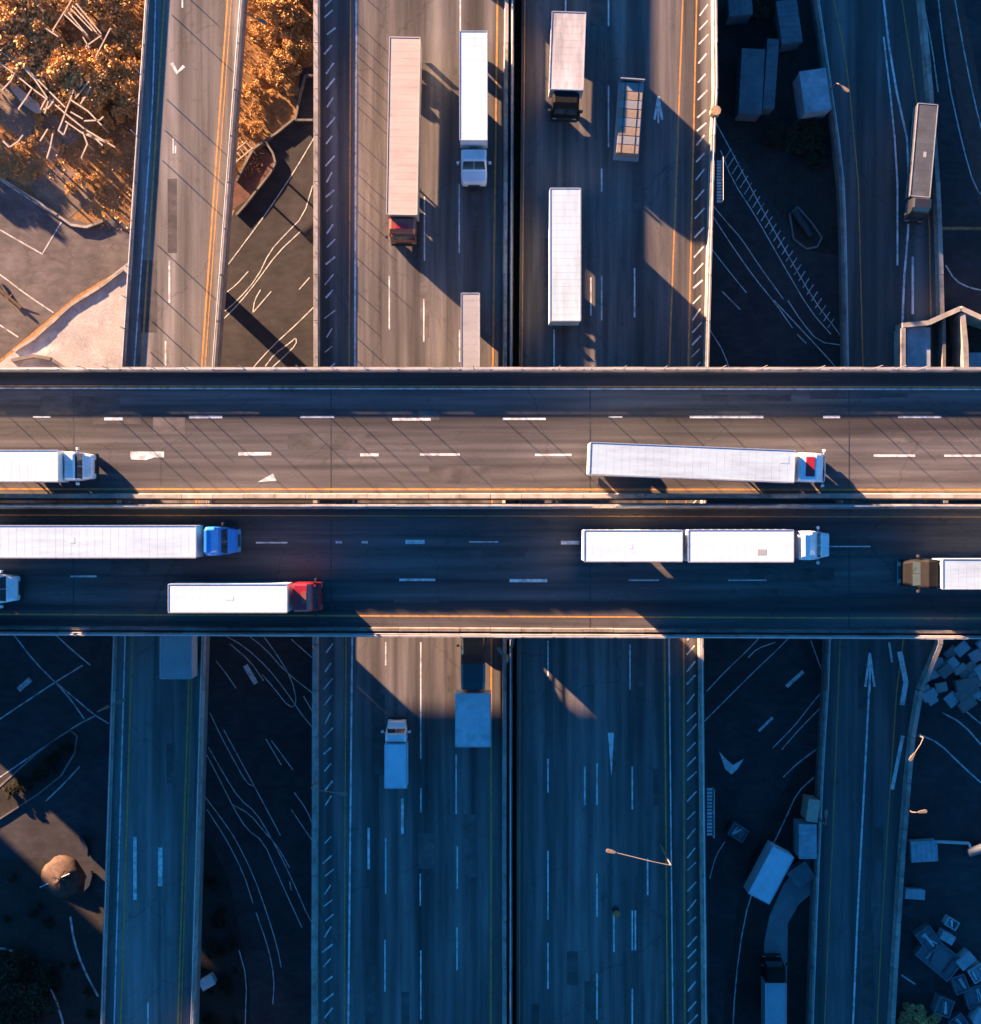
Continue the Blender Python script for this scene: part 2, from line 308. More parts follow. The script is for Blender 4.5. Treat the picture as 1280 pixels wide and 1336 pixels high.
lines('side_road', [[(-40, 964), (0, 938), (36, 914), (72, 890), (108, 868)], [(-40, 1040), (0, 1014), (50, 980), (100, 946), (124, 934)], [(18, 828), (44, 862), (72, 890)], [(72, 890), (92, 906), (122, 932), (142, 944)], [(72, 890), (92, 912), (110, 938)],
    [(60, 1045), (84, 1022), (104, 1000)], [(24, 900), (40, 886), 0.5], [(70, 826), (94, 848), (118, 868)]], WHITEW, 0.13)
lines('waste_ground', [[(92, 1196), (96, 1226), (108, 1262), (128, 1300)], [(-40, 1236), (20, 1238), (50, 1262), (72, 1300), (84, 1340), (90, 1400)]], WHITEW, 0.2)
lines('frontage_road', [[(1200, 958), (1226, 970), (1254, 998), (1290, 1030)], [(1230, 930), (1256, 944), (1284, 976)], [(1240, 908), (1262, 930), (1290, 952)], [(1250, 896), (1290, 920)], [(1234, 346), (1246, 366), (1266, 376), (1290, 380)], [(1176, 1272), (1194, 1284)]], WHITEW, 0.14)
lines('access_road', [[(1246, 0), (1262, 90), (1278, 160), (1290, 200)], [(1222, -20), (1236, 100), (1256, 190), (1272, 246), (1290, 262)], [(1204, 0), (1216, 60), (1224, 120)]], WHITEW, 0.12)

# ------------------------------------------------------------------ roads on structures
YS = [-460, -300, -150]+list(range(0, 1337, 60))+[1336, 1500, 1800]
def deck_y(name, wpts, epts, z, zb, m):
    """road running up and down the picture, between two traced edges, solid from zb to z"""
    mb = MB(); rings = []
    for y in YS:
        a, b = W(lerp(wpts, y), y, z), W(lerp(epts, y), y, z)
        rings.append([(a.x, a.y, z), (b.x, b.y, z), (b.x, b.y, zb), (a.x, a.y, zb)])
    mb.sections(rings)
    o = mb.build(name, [m, WALLD], fix=True)
    for p in o.data.polygons:
        if p.normal.z < 0.7: p.material_index = 1
    return tag(o, kind='structure')
def sub(pts, d): return [(y, x+d) for y, x in pts]
def yline(mb, pts, wd, z, y0=-450, y1=1790):
    ys = [y0]+[y for y in YS if y0 < y < y1]+[y1]
    mb.ribbon([W(lerp(pts, y), y, z) for y in ys], wd, z+0.005)
def ydash(mb, x, y0, y1, z, wd=0.13): mb.ribbon([W(x, y0, z), W(x, y1, z)], wd, z+0.005)
WLINE = [(0, 465), (480, 463), (840, 459.5), (1336, 454.5)]
W_OR = [(0, 457.5), (480, 455.5), (840, 451.5), (1336, 449)]
LWALL = [(0, 409), (480, 409), (840, 407.5), (1336, 406)]
LMED = [(0, 671), (480, 669), (840, 668.5), (1336, 668.5)]
RMED = [(0, 681), (480, 677), (840, 674.5), (1336, 674)]
L_OR = [(0, 649), (480, 643), (840, 641), (1336, 640.5)]
RR_OR = [(0, 891), (300, 880), (480, 873), (840, 867), (1336, 871)]
RR_WH = [(0, 897), (300, 886), (480, 878), (840, 873), (1336, 878)]
RR_OR2 = [(0, 909), (480, 898), (840, 892), (1336, 893.5)]
RWALL = [(0, 935.5), (140, 937), (160, 934), (480, 925), (840, 918), (1336, 923)]
hw = deck_y('southbound_highway', LWALL, LMED, LM, -0.3, A_MID)
hn = deck_y('northbound_highway', RMED, RWALL, LM, -0.3, A_MID)
wm, ym = MB(), MB()
yline(wm, WLINE, 0.16, LM); yline(ym, W_OR, 0.10, LM); yline(ym, L_OR, 0.16, LM)
for x, segs in ((553, [(-190, -120), (-90, -20), (256, 340), (390, 446), (838, 990), (1028, 1060), (1140, 1182), (1240, 1330), (1400, 1460)]), (600, [(-60, 40), (240, 330), (430, 472), (985, 1062), (1104, 1160), (1210, 1266), (1360, 1420)]),
                (507, [(-120, -50), (360, 430), (838, 868), (1094, 1166), (1226, 1294), (1380, 1440)])):
    for a, b in segs: ydash(wm, x-(4 if a > 800 else 0)+random.uniform(-1, 1), a, b, LM, 0.12)
for x, a, b, wd in ((481, 1080, 1134, 0.22), (525, 1042, 1088, 0.24)): ydash(wm, x, a, b, LM, wd)
wm.build('lane_marking', WHITE, hw); ym.build('edge_line', YEL, hw)
tk = MB()
y = -420
while y < 1760:
    x0 = lerp(LWALL, y)+16; h_ = random.uniform(5, 9)
    if random.random() < 0.93: tk.ribbon([W(x0+random.uniform(-2, 2), y+h_, LM), W(x0+random.uniform(8, 13), y-h_*.6, LM)], random.uniform(.10, .17), LM+0.006)
    y += random.uniform(17, 27)
tk.build('shoulder_hatching', WHITE, hw)
wm, ym = MB(), MB()
yline(ym, RR_OR, 0.14, LM); yline(wm, RR_WH, 0.12, LM, 800); yline(ym, RR_OR2, 0.14, LM); yline(ym, sub(RMED, 4), 0.07, LM)
for x, segs in ((794, [(-120, -60), (-10, 34), (112, 192)]), (828, [(350, 414), (-200, -140)]), (785, [(360, 418), (220, 250)]), (771, [(362, 412)]), (723, [(430, 478)]), (738, [(-30, 16)]),
                (715, [(836, 882), (990, 1034), (1110, 1200), (1230, 1290)]), (779, [(996, 1050), (1140, 1196), (1270, 1330)]), (763, [(1000, 1050)]), (822, [(841, 900)]), (825, [(1000, 1056), (1188, 1240), (1290, 1336)]), (845, [(1120, 1168)]), (801, [(1192, 1242)]), (829, [(1188, 1240)])):
    for a, b in segs: ydash(wm, x, a, b, LM, 0.14)
wm.quad(*[(*W(a, b, LM)[:2], LM+0.006) for a, b in ((793, 956), (801, 956), (798, 1014))][::-1])
# arrow by the right shoulder and its twin
def arrow(mb, cx, cy, l, hw_, z, s=1):
    for sx in (-1, 1): mb.ribbon([W(cx, cy, z), W(cx+sx*hw_, cy+l*s, z)], 0.22, z+0.006+0.001*(sx > 0))
    mb.ribbon([W(cx, cy+4*s, z), W(cx, cy+l*s*1.15, z)], 0.16, z+0.009)
arrow(wm, 859, 126, 30, 5, LM)
wm.build('lane_marking', WHITE, hn); ym.build('edge_line', YEL, hn)
tk = MB(); y = -420
while y < 1760:
    x0 = lerp(RR_OR2, y)+4; h_ = random.uniform(6, 9)
    tk.ribbon([W(x0, y+h_, LM), W(x0+random.uniform(10, 13), y-h_*.7, LM)], random.uniform(.10, .17), LM+0.006)
    y += random.uniform(16, 27)
tk.build('shoulder_hatching', WHITE, hn)
# west ramp (on columns)
RW = [(0, 189), (480, 158), (840, 147), (1336, 131)]; RE = [(0, 320), (480, 284), (840, 270), (1336, 256)]
ra = deck_y('west_ramp', RW, RE, LM, LM-1.3, A_RAMP)
wm, ym = MB(), MB()
yline(wm, [(0, 203), (140, 199), (480, 175), (840, 163), (1336, 149)], 0.12, LM)
yline(ym, [(0, 214.5), (480, 184.5), (840, 172.5), (1336, 157.6)], 0.16, LM); yline(ym, [(0, 297), (480, 263), (840, 248), (1336, 232)], 0.16, LM); yline(ym, [(0, 302), (480, 267.5), (840, 252), (1336, 236)], 0.08, LM)
for x, a, b, wd in ((221, 340, 395, .16), (216, 445, 490, .14), (229, 190, 200, .12), (226, 180, 200, .1), (176, 1092, 1174, .32), (209, 1106, 1156, .4), (193, 1308, 1400, .14), (238, -60, 10, .14)): ydash(wm, x, a, b, LM, wd)
wm.ribbon([W(224, 82, LM), W(231, 95, LM), W(240, 86, LM)], 0.3, LM+0.006)
wm.build('lane_marking', WHITE, ra); ym.build('edge_line', YEL, ra)
# east ramp (on a low embankment)
EW = [(-200, 1030), (0, 1061), (75, 1072), (200, 1090), (260, 1096), (480, 1100), (700, 1090), (840, 1076), (900, 1074), (990, 1068), (1170, 1060), (1336, 1054)]
EE = [(-200, 1190), (0, 1204), (100, 1214), (260, 1226), (400, 1230), (480, 1232), (700, 1236), (836, 1230), (870, 1214), (900, 1203), (970, 1191), (1120, 1179), (1260, 1170), (1336, 1166)]
er = deck_y('east_ramp', EW, EE, LR, -0.3, A_EAST)
wm, ym = MB(), MB()
yline(ym, [(0, 1088), (80, 1105), (240, 1120), (480, 1126), (700, 1110), (840, 1096), (1030, 1089), (1336, 1076)], 0.10, LR)
yline(ym, [(0, 1177), (110, 1193), (260, 1212), (480, 1216), (700, 1206), (860, 1174), (900, 1170), (1050, 1160), (1200, 1151), (1336, 1144.6)], 0.10, LR)
yline(wm, [(-60, 1142), (0, 1153), (60, 1160), (120, 1170), (170, 1183), (240, 1186), (300, 1185), (360, 1180), (430, 1177)], 0.20, LR, -300, 500)
yline(wm, [(48, 1153), (100, 1159), (160, 1166), (230, 1171), (346, 1171)], 0.16, LR, 48, 346)
ydash(wm, 1191, 335, 410, LR, 0.22)
yline(wm, [(858, 1136), (990, 1129.5), (1180, 1119.5), (1336, 1113)], 0.18, LR, 858, 1700)
arrow(wm, 1135, 852, 44, 6, LR)
wm.ribbon([W(1178, 960, LR), W(1170, 1000, LR), W(1164, 1030, LR)], 0.35, LR+.006); wm.ribbon([W(1160, 838, LR), W(1164, 864, LR)], .2, LR+.006); wm.ribbon([W(1174, 850, LR), W(1182, 890, LR), W(1177, 920, LR)][::-1], .5, LR+.006)
wm.build('lane_marking', WHITE, er); ym.build('edge_line', YEL, er)

# overpass: two decks side by side with a slot between
XS = [-1400, -600, -200]+list(range(0, 1281, 80))+[1500, 1900, 2700]
def deck_x(name, npts, spts, z, zb, m):
    mb = MB(); rings = []
    for x in XS:
        a, b = W(x, lerp(npts, x), z), W(x, lerp(spts, x), z)
        rings.append([(a.x, a.y, z), (a.x, a.y, zb), (b.x, b.y, zb), (b.x, b.y, z)])
    mb.sections(rings)
    o = mb.build(name, [m, CONCD], fix=True)
    for p in o.data.polygons:
        if p.normal.z < 0.7: p.material_index = 1
    return tag(o, kind='structure')
C = lambda yv: [(0, yv), (1280, yv)]
ND0, ND1, SD0, SD1 = C(479), C(652.5), C(656.5), [(0, 829), (1280, 834)]
un = deck_x('overpass_road', ND0, ND1, LU, LU-1.4, A_UP); us = deck_x('overpass_road', SD0, SD1, LU, LU-1.4, A_UP)
def xline(mb, pts, wd, z, x0=-1390, x1=2690):
    xs = [x0]+[x for x in XS if x0 < x < x1]+[x1]
    mb.ribbon([W(x, lerp(pts, x), z) for x in xs], wd, z+0.005)
def xdash(mb, x0, x1, y, z, wd=0.16, y1=None): mb.ribbon([W(x0, y, z), W(x1, y if y1 is None else y1, z)], wd, z+0.006)
wm, ym = MB(), MB()
xline(ym, [(0, 503.5), (1280, 505)], 0.10, LU); xline(wm, [(0, 506.5), (1280, 508)], 0.11, LU); xline(ym, [(0, 638), (1280, 639)], 0.15, LU)
for a, b, y_, wd in ((-120, -60, 545, .16), (43, 66, 544, .13), (136, 160, 546.5, .24), (247, 290, 544, .22), (392, 436, 544, .16), (512, 562, 547, .22), (656, 712, 546.5, .18), (794, 812, 544, .12), (900, 996, 544, .20), (1074, 1096, 544, .2), (1172, 1228, 544, .18), (1330, 1390, 544, .18),
                     (170, 214, 593, .5), (311, 354, 592, .28), (470, 494, 593.5, .24), (548, 600, 593, .18), (698, 746, 593.5, .18), (1140, 1194, 594.5, .2), (1232, 1300, 594.5, .18), (-100, -40, 593, .18)):
    xdash(wm, a, b, y_, LU, wd)
wm.quad(*[(*W(a, b, LU)[:2], LU+0.006) for a, b in ((336, 629), (356, 618), (361, 627))][::-1])
wm.ribbon([W(171, 597, LU), W(190, 598, LU), W(212, 591, LU)], .3, LU+.009)
wm.build('lane_marking', WHITE, un); ym.build('edge_line', YEL, un)
wm, ym = MB(), MB()
xline(ym, [(0, 672), (1280, 674.5)], 0.08, LU); xline(ym, [(0, 801.5), (1280, 807)], 0.13, LU)
for a, b, y_, wd in ((334, 375, 708, .14), (438, 446, 707.5, .2), (472, 480, 707.5, .2), (529, 554, 707, .34), (612, 650, 707, .1), (732, 756, 708, .3), (1082, 1136, 713, .1), (521, 568, 756.5, .2), (665, 714, 757.5, .26), (820, 860, 757, .1), (950, 1000, 757, .1), (92, 126, 752, .14), (-60, -20, 753, .14), (1300, 1350, 757, .16)):
    xdash(wm, a, b, y_, LU, wd)
wm.build('lane_marking', WHITE, us); ym.build('edge_line', YEL, us)
# deck expansion joints
for o_, n_, s_, in ((un, ND0, ND1), (us, SD0, SD1)):
    j = MB()
    for x in (-300, 96, 432, 770, 1108, 1450):
        j.ribbon([W(x, lerp(n_, x)+4, LU), W(x, lerp(s_, x)-4, LU)], 0.10, LU+0.004)
    j.build('expansion_joint', DARK, o_)

# columns under the overpass; unseen abutments and pier wall added to block sun
k = MB(); a = W(-10, 481, LU); b = W(-1400, 826, LU)
x0_, x1_ = W(-205, 700, 0).x, W(-625, 700, 0).x  # gap between the two added abutments lets a sun band through
k.box(x0_, a.x, b.y, a.y, -0.3, LU-1.41); tag(k.build('sun_blocking_abutment', WALLD), 'concrete abutment wall added unseen beyond the left edge to block the sun', 'wall')
k = MB(); k.box(-150, x1_, b.y, a.y, -0.3, LU-1.41); tag(k.build('sun_blocking_abutment', WALLD), 'farther unseen abutment wall added west of the sun gap under the overpass', 'wall')
colm = MB()
for i in range(1): colm.tube((0, 0, -0.3), (0, 0, LU-1.42), 0.75, seg=20)
def pier(x, y, z0=0, ztop=LU-1.41, r=0.8, label='', grp=None):
    p = W(x, y, 0); m_ = MB(); m_.tube((0, 0, -0.2), (0, 0, ztop-z0-0.5), r, seg=20); m_.box(-r*2.2, r*2.2, -r*1.1, r*1.1, ztop-z0-0.499, ztop-z0)
    o = m_.build('bridge_column', CONC); o.location = (p.x, p.y, z0); tag(o, label, 'column', grp)
for x, y in ((345, 560), (345, 745), (1000, 560), (1000, 745)):
    pier(x, y, label='round concrete column under the overpass, hidden by the deck', grp='columns under the overpass')
for y in (-330, -150, 335, 890, 1120, 1390):
    x = (lerp(RW, y)+lerp(RE, y))/2
    p = W(x, y, LM); m_ = MB(); m_.tube((0, 0, -0.2), (0, 0, LM-1.31-0.6), 0.7, seg=16); m_.box(-2.4, 2.4, -0.7, 0.7, LM-1.31-0.599, LM-1.31)
    o = m_.build('bridge_column', CONC); o.location = (p.x, p.y, 0); tag(o, 'round concrete column under the west ramp', 'column', 'columns under the west ramp')
wl = MB(); p0, p1 = W(664, 630, LM), W(664, 823, LM); wl.box(p0.x-0.4, p0.x+0.4, p1.y, p0.y, LM-0.1, LU-1.41)  # unseen wall pier added and lengthened to keep sun off the lanes
tag(wl.build('sun_blocking_pier', CONC), 'concrete wall pier added unseen under the overpass to shade the northbound lanes', 'wall')

# ------------------------------------------------------------------ barriers
def barrier(name, label, pts, z, wd, h, m=None, rail=None, seg=3.2, screen=None):
    """pts: world xy polyline. precast segments with open joints; optional pipe rail on posts"""
    mb = MB(); P = [Vector(p[:2]) for p in pts]
    rp = []
    for a, b in zip(P, P[1:]):
        L = (b-a).length; n = max(1, round(L/seg))
        for i in range(n):
            s = a.lerp(b, (i+0.006)/n); e = a.lerp(b, (i+0.994)/n)
            dh = random.uniform(-0.015, 0.015); d = (b-a).normalized(); nn = Vector((-d.y, d.x)); off = nn*random.uniform(-0.012, 0.012)
            s = s+off; e = e+off; ring = []
            for q in (s, e):
                ring.append([(*(q-nn*wd*.5), z-0.02), (*(q-nn*wd*.5), z+0.12), (*(q-nn*wd*.36), z+h*.5), (*(q-nn*wd*.33), z+h+dh), (*(q+nn*wd*.33), z+h+dh), (*(q+nn*wd*.36), z+h*.5), (*(q+nn*wd*.5), z+0.12), (*(q+nn*wd*.5), z-0.02)])
            mb.sections(ring); rp += [(s, h+dh)]
    e0 = empty(name, (0, 0, 0), 0, label, 'barrier') if rail or screen else None
    o = mb.build('barrier_wall' if rail or screen else name, m or CONC, e0, fix=True)
    if screen:
        r = MB(); run = False; gaps = [W(g_, 660, z).x for g_ in (-70, -60, 552, 557, 738, 748, 758, 768, 1010, 1330)]  # screen added to shade the south lanes; gaps let sun strips through
        for q, hh in rp:
            if any(q.x-0.1 <= g_ < q.x+0.8 for g_ in gaps):
                if r.v: r.build('added_shade_screen', GALV, e0); r = MB()
                continue
            for k_ in range(4): r.box(q.x+k_*.8, q.x+.79+k_*.8, q.y-.035, q.y+.035, z+h-.05, z+h+screen+random.uniform(-.04, .04))
        r.build('added_shade_screen', GALV, e0); return e0
    if rail:
        r = MB()
        for (q, hh) in rp: r.tube((q.x, q.y, z+hh-0.1), (q.x, q.y, z+h+rail), 0.045, seg=6)
        for zz in ((rail, rail*.5) if rail > 0.4 else (rail,)):
            for a, b in zip(P, P[1:]): r.tube((a.x, a.y, z+h+zz), (b.x, b.y, z+h+zz), 0.05, seg=6)
        r.build('guard_rail', GALV, e0); return e0
    return tag(o, label, 'barrier')
def yb(pts, d, z): return [W(lerp(pts, y)+d, y, z) for y in YS]
def xb(pts, d, z): return [W(x, lerp(pts, x)+d, z) for x in XS]
barrier('parapet', 'north parapet of the overpass with a thin rail, in sunlit segments', xb(ND0, 3.5, LU), LU, 0.42, 1.0, rail=0.10)
barrier('median_barrier', 'pale median barrier on the north side of the slot along the overpass', xb(ND1, -5, LU), LU, 0.5, 0.85)
barrier('median_barrier', 'median barrier south of the overpass slot, topped by a screen added for shade', xb(SD0, 4, LU), LU, 0.45, 1.1, screen=1.45)
barrier('guard_barrier', 'low grey barrier between shoulder and south parapet of the overpass', xb(SD1, -10, LU), LU, 0.36, 0.55, m=CONCD)
barrier('parapet', 'south parapet of the overpass with a thin rail, above the shaded highway', xb(SD1, -3, LU), LU, 0.40, 0.95, rail=0.3)
barrier('parapet', 'long parapet along the west edge of the central highway', yb(LWALL, 4.5, LM), LM, 0.6, 0.95)
barrier('median_barrier', 'median barrier of the central highway nearest the southbound lanes', yb(LMED, -10, LM), LM, 0.46, 0.85)
barrier('median_barrier', 'railed median barrier of the central highway beside the dark slot', yb(LMED, -2.6, LM), LM, 0.34, 0.8, m=CONCD, rail=0.5)
barrier('parapet', 'long parapet along the east edge of the central highway', yb(RWALL, -4.5, LM), LM, 0.5, 0.95, rail=0.3)
barrier('parapet', 'parapet along the west edge of the left ramp', yb(RW, 3.2, LM), LM, 0.38, 0.42, rail=0.06)
barrier('parapet', 'parapet along the east edge of the left ramp', yb(RE, -3.2, LM), LM, 0.38, 0.9, rail=0.25)
barrier('parapet', 'parapet along the west edge of the curving right ramp', yb(EW, 3, LR), LR, 0.4, 0.9, rail=0.25)
barrier('parapet', 'pale parapet along the east edge of the curving right ramp', yb(EE, -4.5, LR), LR, 0.62, 0.9)
PATCH = asphalt('patched asphalt', (0.070, 0.063, 0.061), 'n', 0.2, 0.2); PATCHL = asphalt('pale patched asphalt', (0.098, 0.087, 0.083), 'n', 0.2, 0.2)
rpt = random.Random(17)
for road, lev, x0, x1, y0, y1, n, vert in ((hw, LM, 470, 636, -100, 1400, 16, 1), (hn, LM, 690, 862, -100, 1400, 16, 1), (ra, LM, 200, 250, 60, 1300, 8, 1), (un, LU, -60, 1340, 512, 630, 12, 0), (us, LU, -60, 1340, 680, 795, 10, 0), (er, LR, 1125, 1150, 60, 1300, 6, 1)):
    for i in range(n):
        x, y = rpt.uniform(x0, x1), rpt.uniform(y0, y1)
        if vert and not (y < 440 or y > 860): continue
        if vert and road is ra: x -= max(0, y-200)*.035
        a, c = (rpt.uniform(4, 22), rpt.uniform(20, 110)) if vert else (rpt.uniform(20, 120), rpt.uniform(4, 22))
        p, q = W(x-a/2, y-c/2, lev), W(x+a/2, y+c/2, lev); mb = MB(); zz = .0015+.00012*i; mb.quad((p.x, q.y, lev+zz), (q.x, q.y, lev+zz), (q.x, p.y, lev+zz), (p.x, p.y, lev+zz))
        mb.build('repair_patch', rpt.choice((PATCH, PATCH, PATCHL)), road)
# ------------------------------------------------------------------ vehicles
def wheel_meshes():
    t = MB(); n = 20; secs = []
    for x_, r in ((-0.14, 0.30), (-0.14, 0.46), (-0.10, 0.51), (0.10, 0.51), (0.14, 0.46), (0.14, 0.30)):
        secs.append([(r*math.cos(2*math.pi*i/n), x_, r*math.sin(2*math.pi*i/n)) for i in range(n)])
    t.sections(secs); a = t.build('tyre', RUBBER, fix=True); me = a.data; bpy.data.objects.remove(a)
    r_ = MB(); r_.tube((0, -0.11, 0), (0, 0.11, 0), 0.31, seg=16); r_.tube((0, -0.17, 0), (0, 0.17, 0), 0.11, seg=10); b = r_.build('rim', CHROME); mr = b.data; bpy.data.objects.remove(b)
    return me, mr
TYRE, RIM = wheel_meshes()
def wheels(root, xs, hw, dual=True):
    for x in xs:
        for s in (-1, 1):
            o = inst(TYRE, 'wheel', (x, s*(hw-0.16), 0.51), root); inst(RIM, 'rim', (0, 0, 0), o)
            if dual: o2 = inst(TYRE, 'wheel', (x, s*(hw-0.50), 0.51), root)
def box_body(root, x0, x1, hw, zb, H, m, name='trailer', ribs=True, rear=-1, refrigerated=False, soft=0.035):
    """van body with roof bows, top rails, side posts and rear doors"""
    mb = MB(); mb.box(x0, x1, -hw, hw, zb, H-0.02); b = mb.build(name, m, root, bevel=soft)
    r = MB()
    for s in (-1, 1):
        r.box(x0+0.02, x1-0.02, s*hw-0.055, s*hw+0.012, H-0.10, H+0.012)
        r.box(x0+0.02, x1-0.02, s*hw-0.03, s*hw+0.012, zb-0.02, zb+0.16)
    r.box(x0-0.012, x0+0.07, -hw+.06, hw-.06, H-0.09, H+0.010); r.box(x1-0.07, x1+0.012, -hw+.06, hw-.06, H-0.09, H+0.010)
    r.build('top_rail', GALV if m is not TBEIGE else TBEIGE, b)
    if ribs:
        p = MB(); n = max(3, int((x1-x0)/0.62))
        for i in range(1, n):
            x = x0+(x1-x0)*i/n
            p.box(x-0.022, x+0.022, -hw+0.07, hw-0.07, H-0.03, H-0.0165)
            for s in (-1, 1): p.box(x-0.03, x+0.03, s*hw-0.004*s if s > 0 else s*hw-0.014, s*hw+0.014 if s > 0 else s*hw+0.004, zb+0.17, H-0.11)
        p.build('panel_rib', m, b)
    for i in range(random.choice((0, 0, 1, 2)) if x1-x0 > 7 else 0):
        q = MB(); px, py = random.uniform(x0+.8, x1-1.2), random.uniform(-hw+.4, hw-.9); q.box(px, px+random.uniform(.3, .9), py, py+random.uniform(.25, .6), H-.03, H-.009)
        q.build('roof_patch', random.choice([m, m, TGREY]), b)
    xr = x0 if rear < 0 else x1; d = MB(); sg = -1 if rear < 0 else 1
    for s in (-1, 1):
        d.box(*sorted((xr, xr+sg*0.03)), min(0.02*s, s*(hw-0.07)), max(0.02*s, s*(hw-0.07)), zb+0.1, H-0.12)
        for q in (0.3, 0.62): d.tube((xr+sg*0.055, s*q, zb+0.12), (xr+sg*0.055, s*q, H-0.15), 0.02, seg=6)
    d.build('rear_door', m, b)
    return b
def cab_loft(root, x0, L, hw, prof, m, name='cab'):
    """prof: (fraction along, bottom, top, width factor)"""
    secs = []
    for f, zb, zt, wf in prof:
        x = x0+f*L; w_ = hw*wf; c = min(0.16, (zt-zb)*0.15)
        secs.append([(x, -w_, zb), (x, w_, zb), (x, w_, zt-c*2.2), (x, w_-c*0.35, zt-c*0.7), (x, w_-c*1.3, zt), (x, -w_+c*1.3, zt), (x, -w_+c*0.35, zt-c*0.7), (x, -w_, zt-c*2.2)])
    mb = MB(); mb.sections(secs); o = mb.build(name, m, root, bevel=0.02)
    for p in o.data.polygons: p.use_smooth = False
    return o
PROF = {
 'sleeper': [(0, .95, 3.45, .97), (.10, .95, 3.6, 1), (.34, .95, 3.62, 1), (.46, .95, 3.3, .98), (.52, .95, 3.02, .97), (.70, .95, 2.06, .93), (.74, .8, 1.98, .90), (.93, .6, 1.72, .82), (.985, .5, 1.5, .80), (1, .5, 1.2, .79)],
 'day': [(0, .95, 2.95, .97), (.06, .95, 3.05, 1), (.36, .95, 3.05, 1), (.44, .95, 2.95, .98), (.62, .95, 2.02, .95), (.66, .8, 1.95, .92), (.92, .6, 1.7, .86), (.985, .5, 1.5, .84), (1, .5, 1.2, .83)],
 'coe': [(0, .9, 3.3, .97), (.06, .9, 3.45, 1), (.55, .9, 3.42, 1), (.72, .9, 3.1, .99), (.80, .9, 2.85, .98), (.93, .7, 1.9, .97), (1, .5, 1.55, .95), (1.005, .45, 0.9, .95)],
 'pickup': [(0, .75, 2.1, .94), (.05, .7, 2.5, .97), (.30, .7, 2.55, .97), (.36, .7, 2.5, .96), (.60, .7, 1.72, .98), (.64, .7, 1.66, 1), (.90, .55, 1.5, .97), (.97, .5, 1.3, .90), (1, .5, 1.05, .80)]}
GLS = {'sleeper': (.535, 2.94, .695, 2.09, .94), 'day': (.455, 2.87, .610, 2.07, .95), 'coe': (.80, 2.86, .925, 1.95, .965), 'pickup': (.385, 2.43, .575, 1.80, .95)}
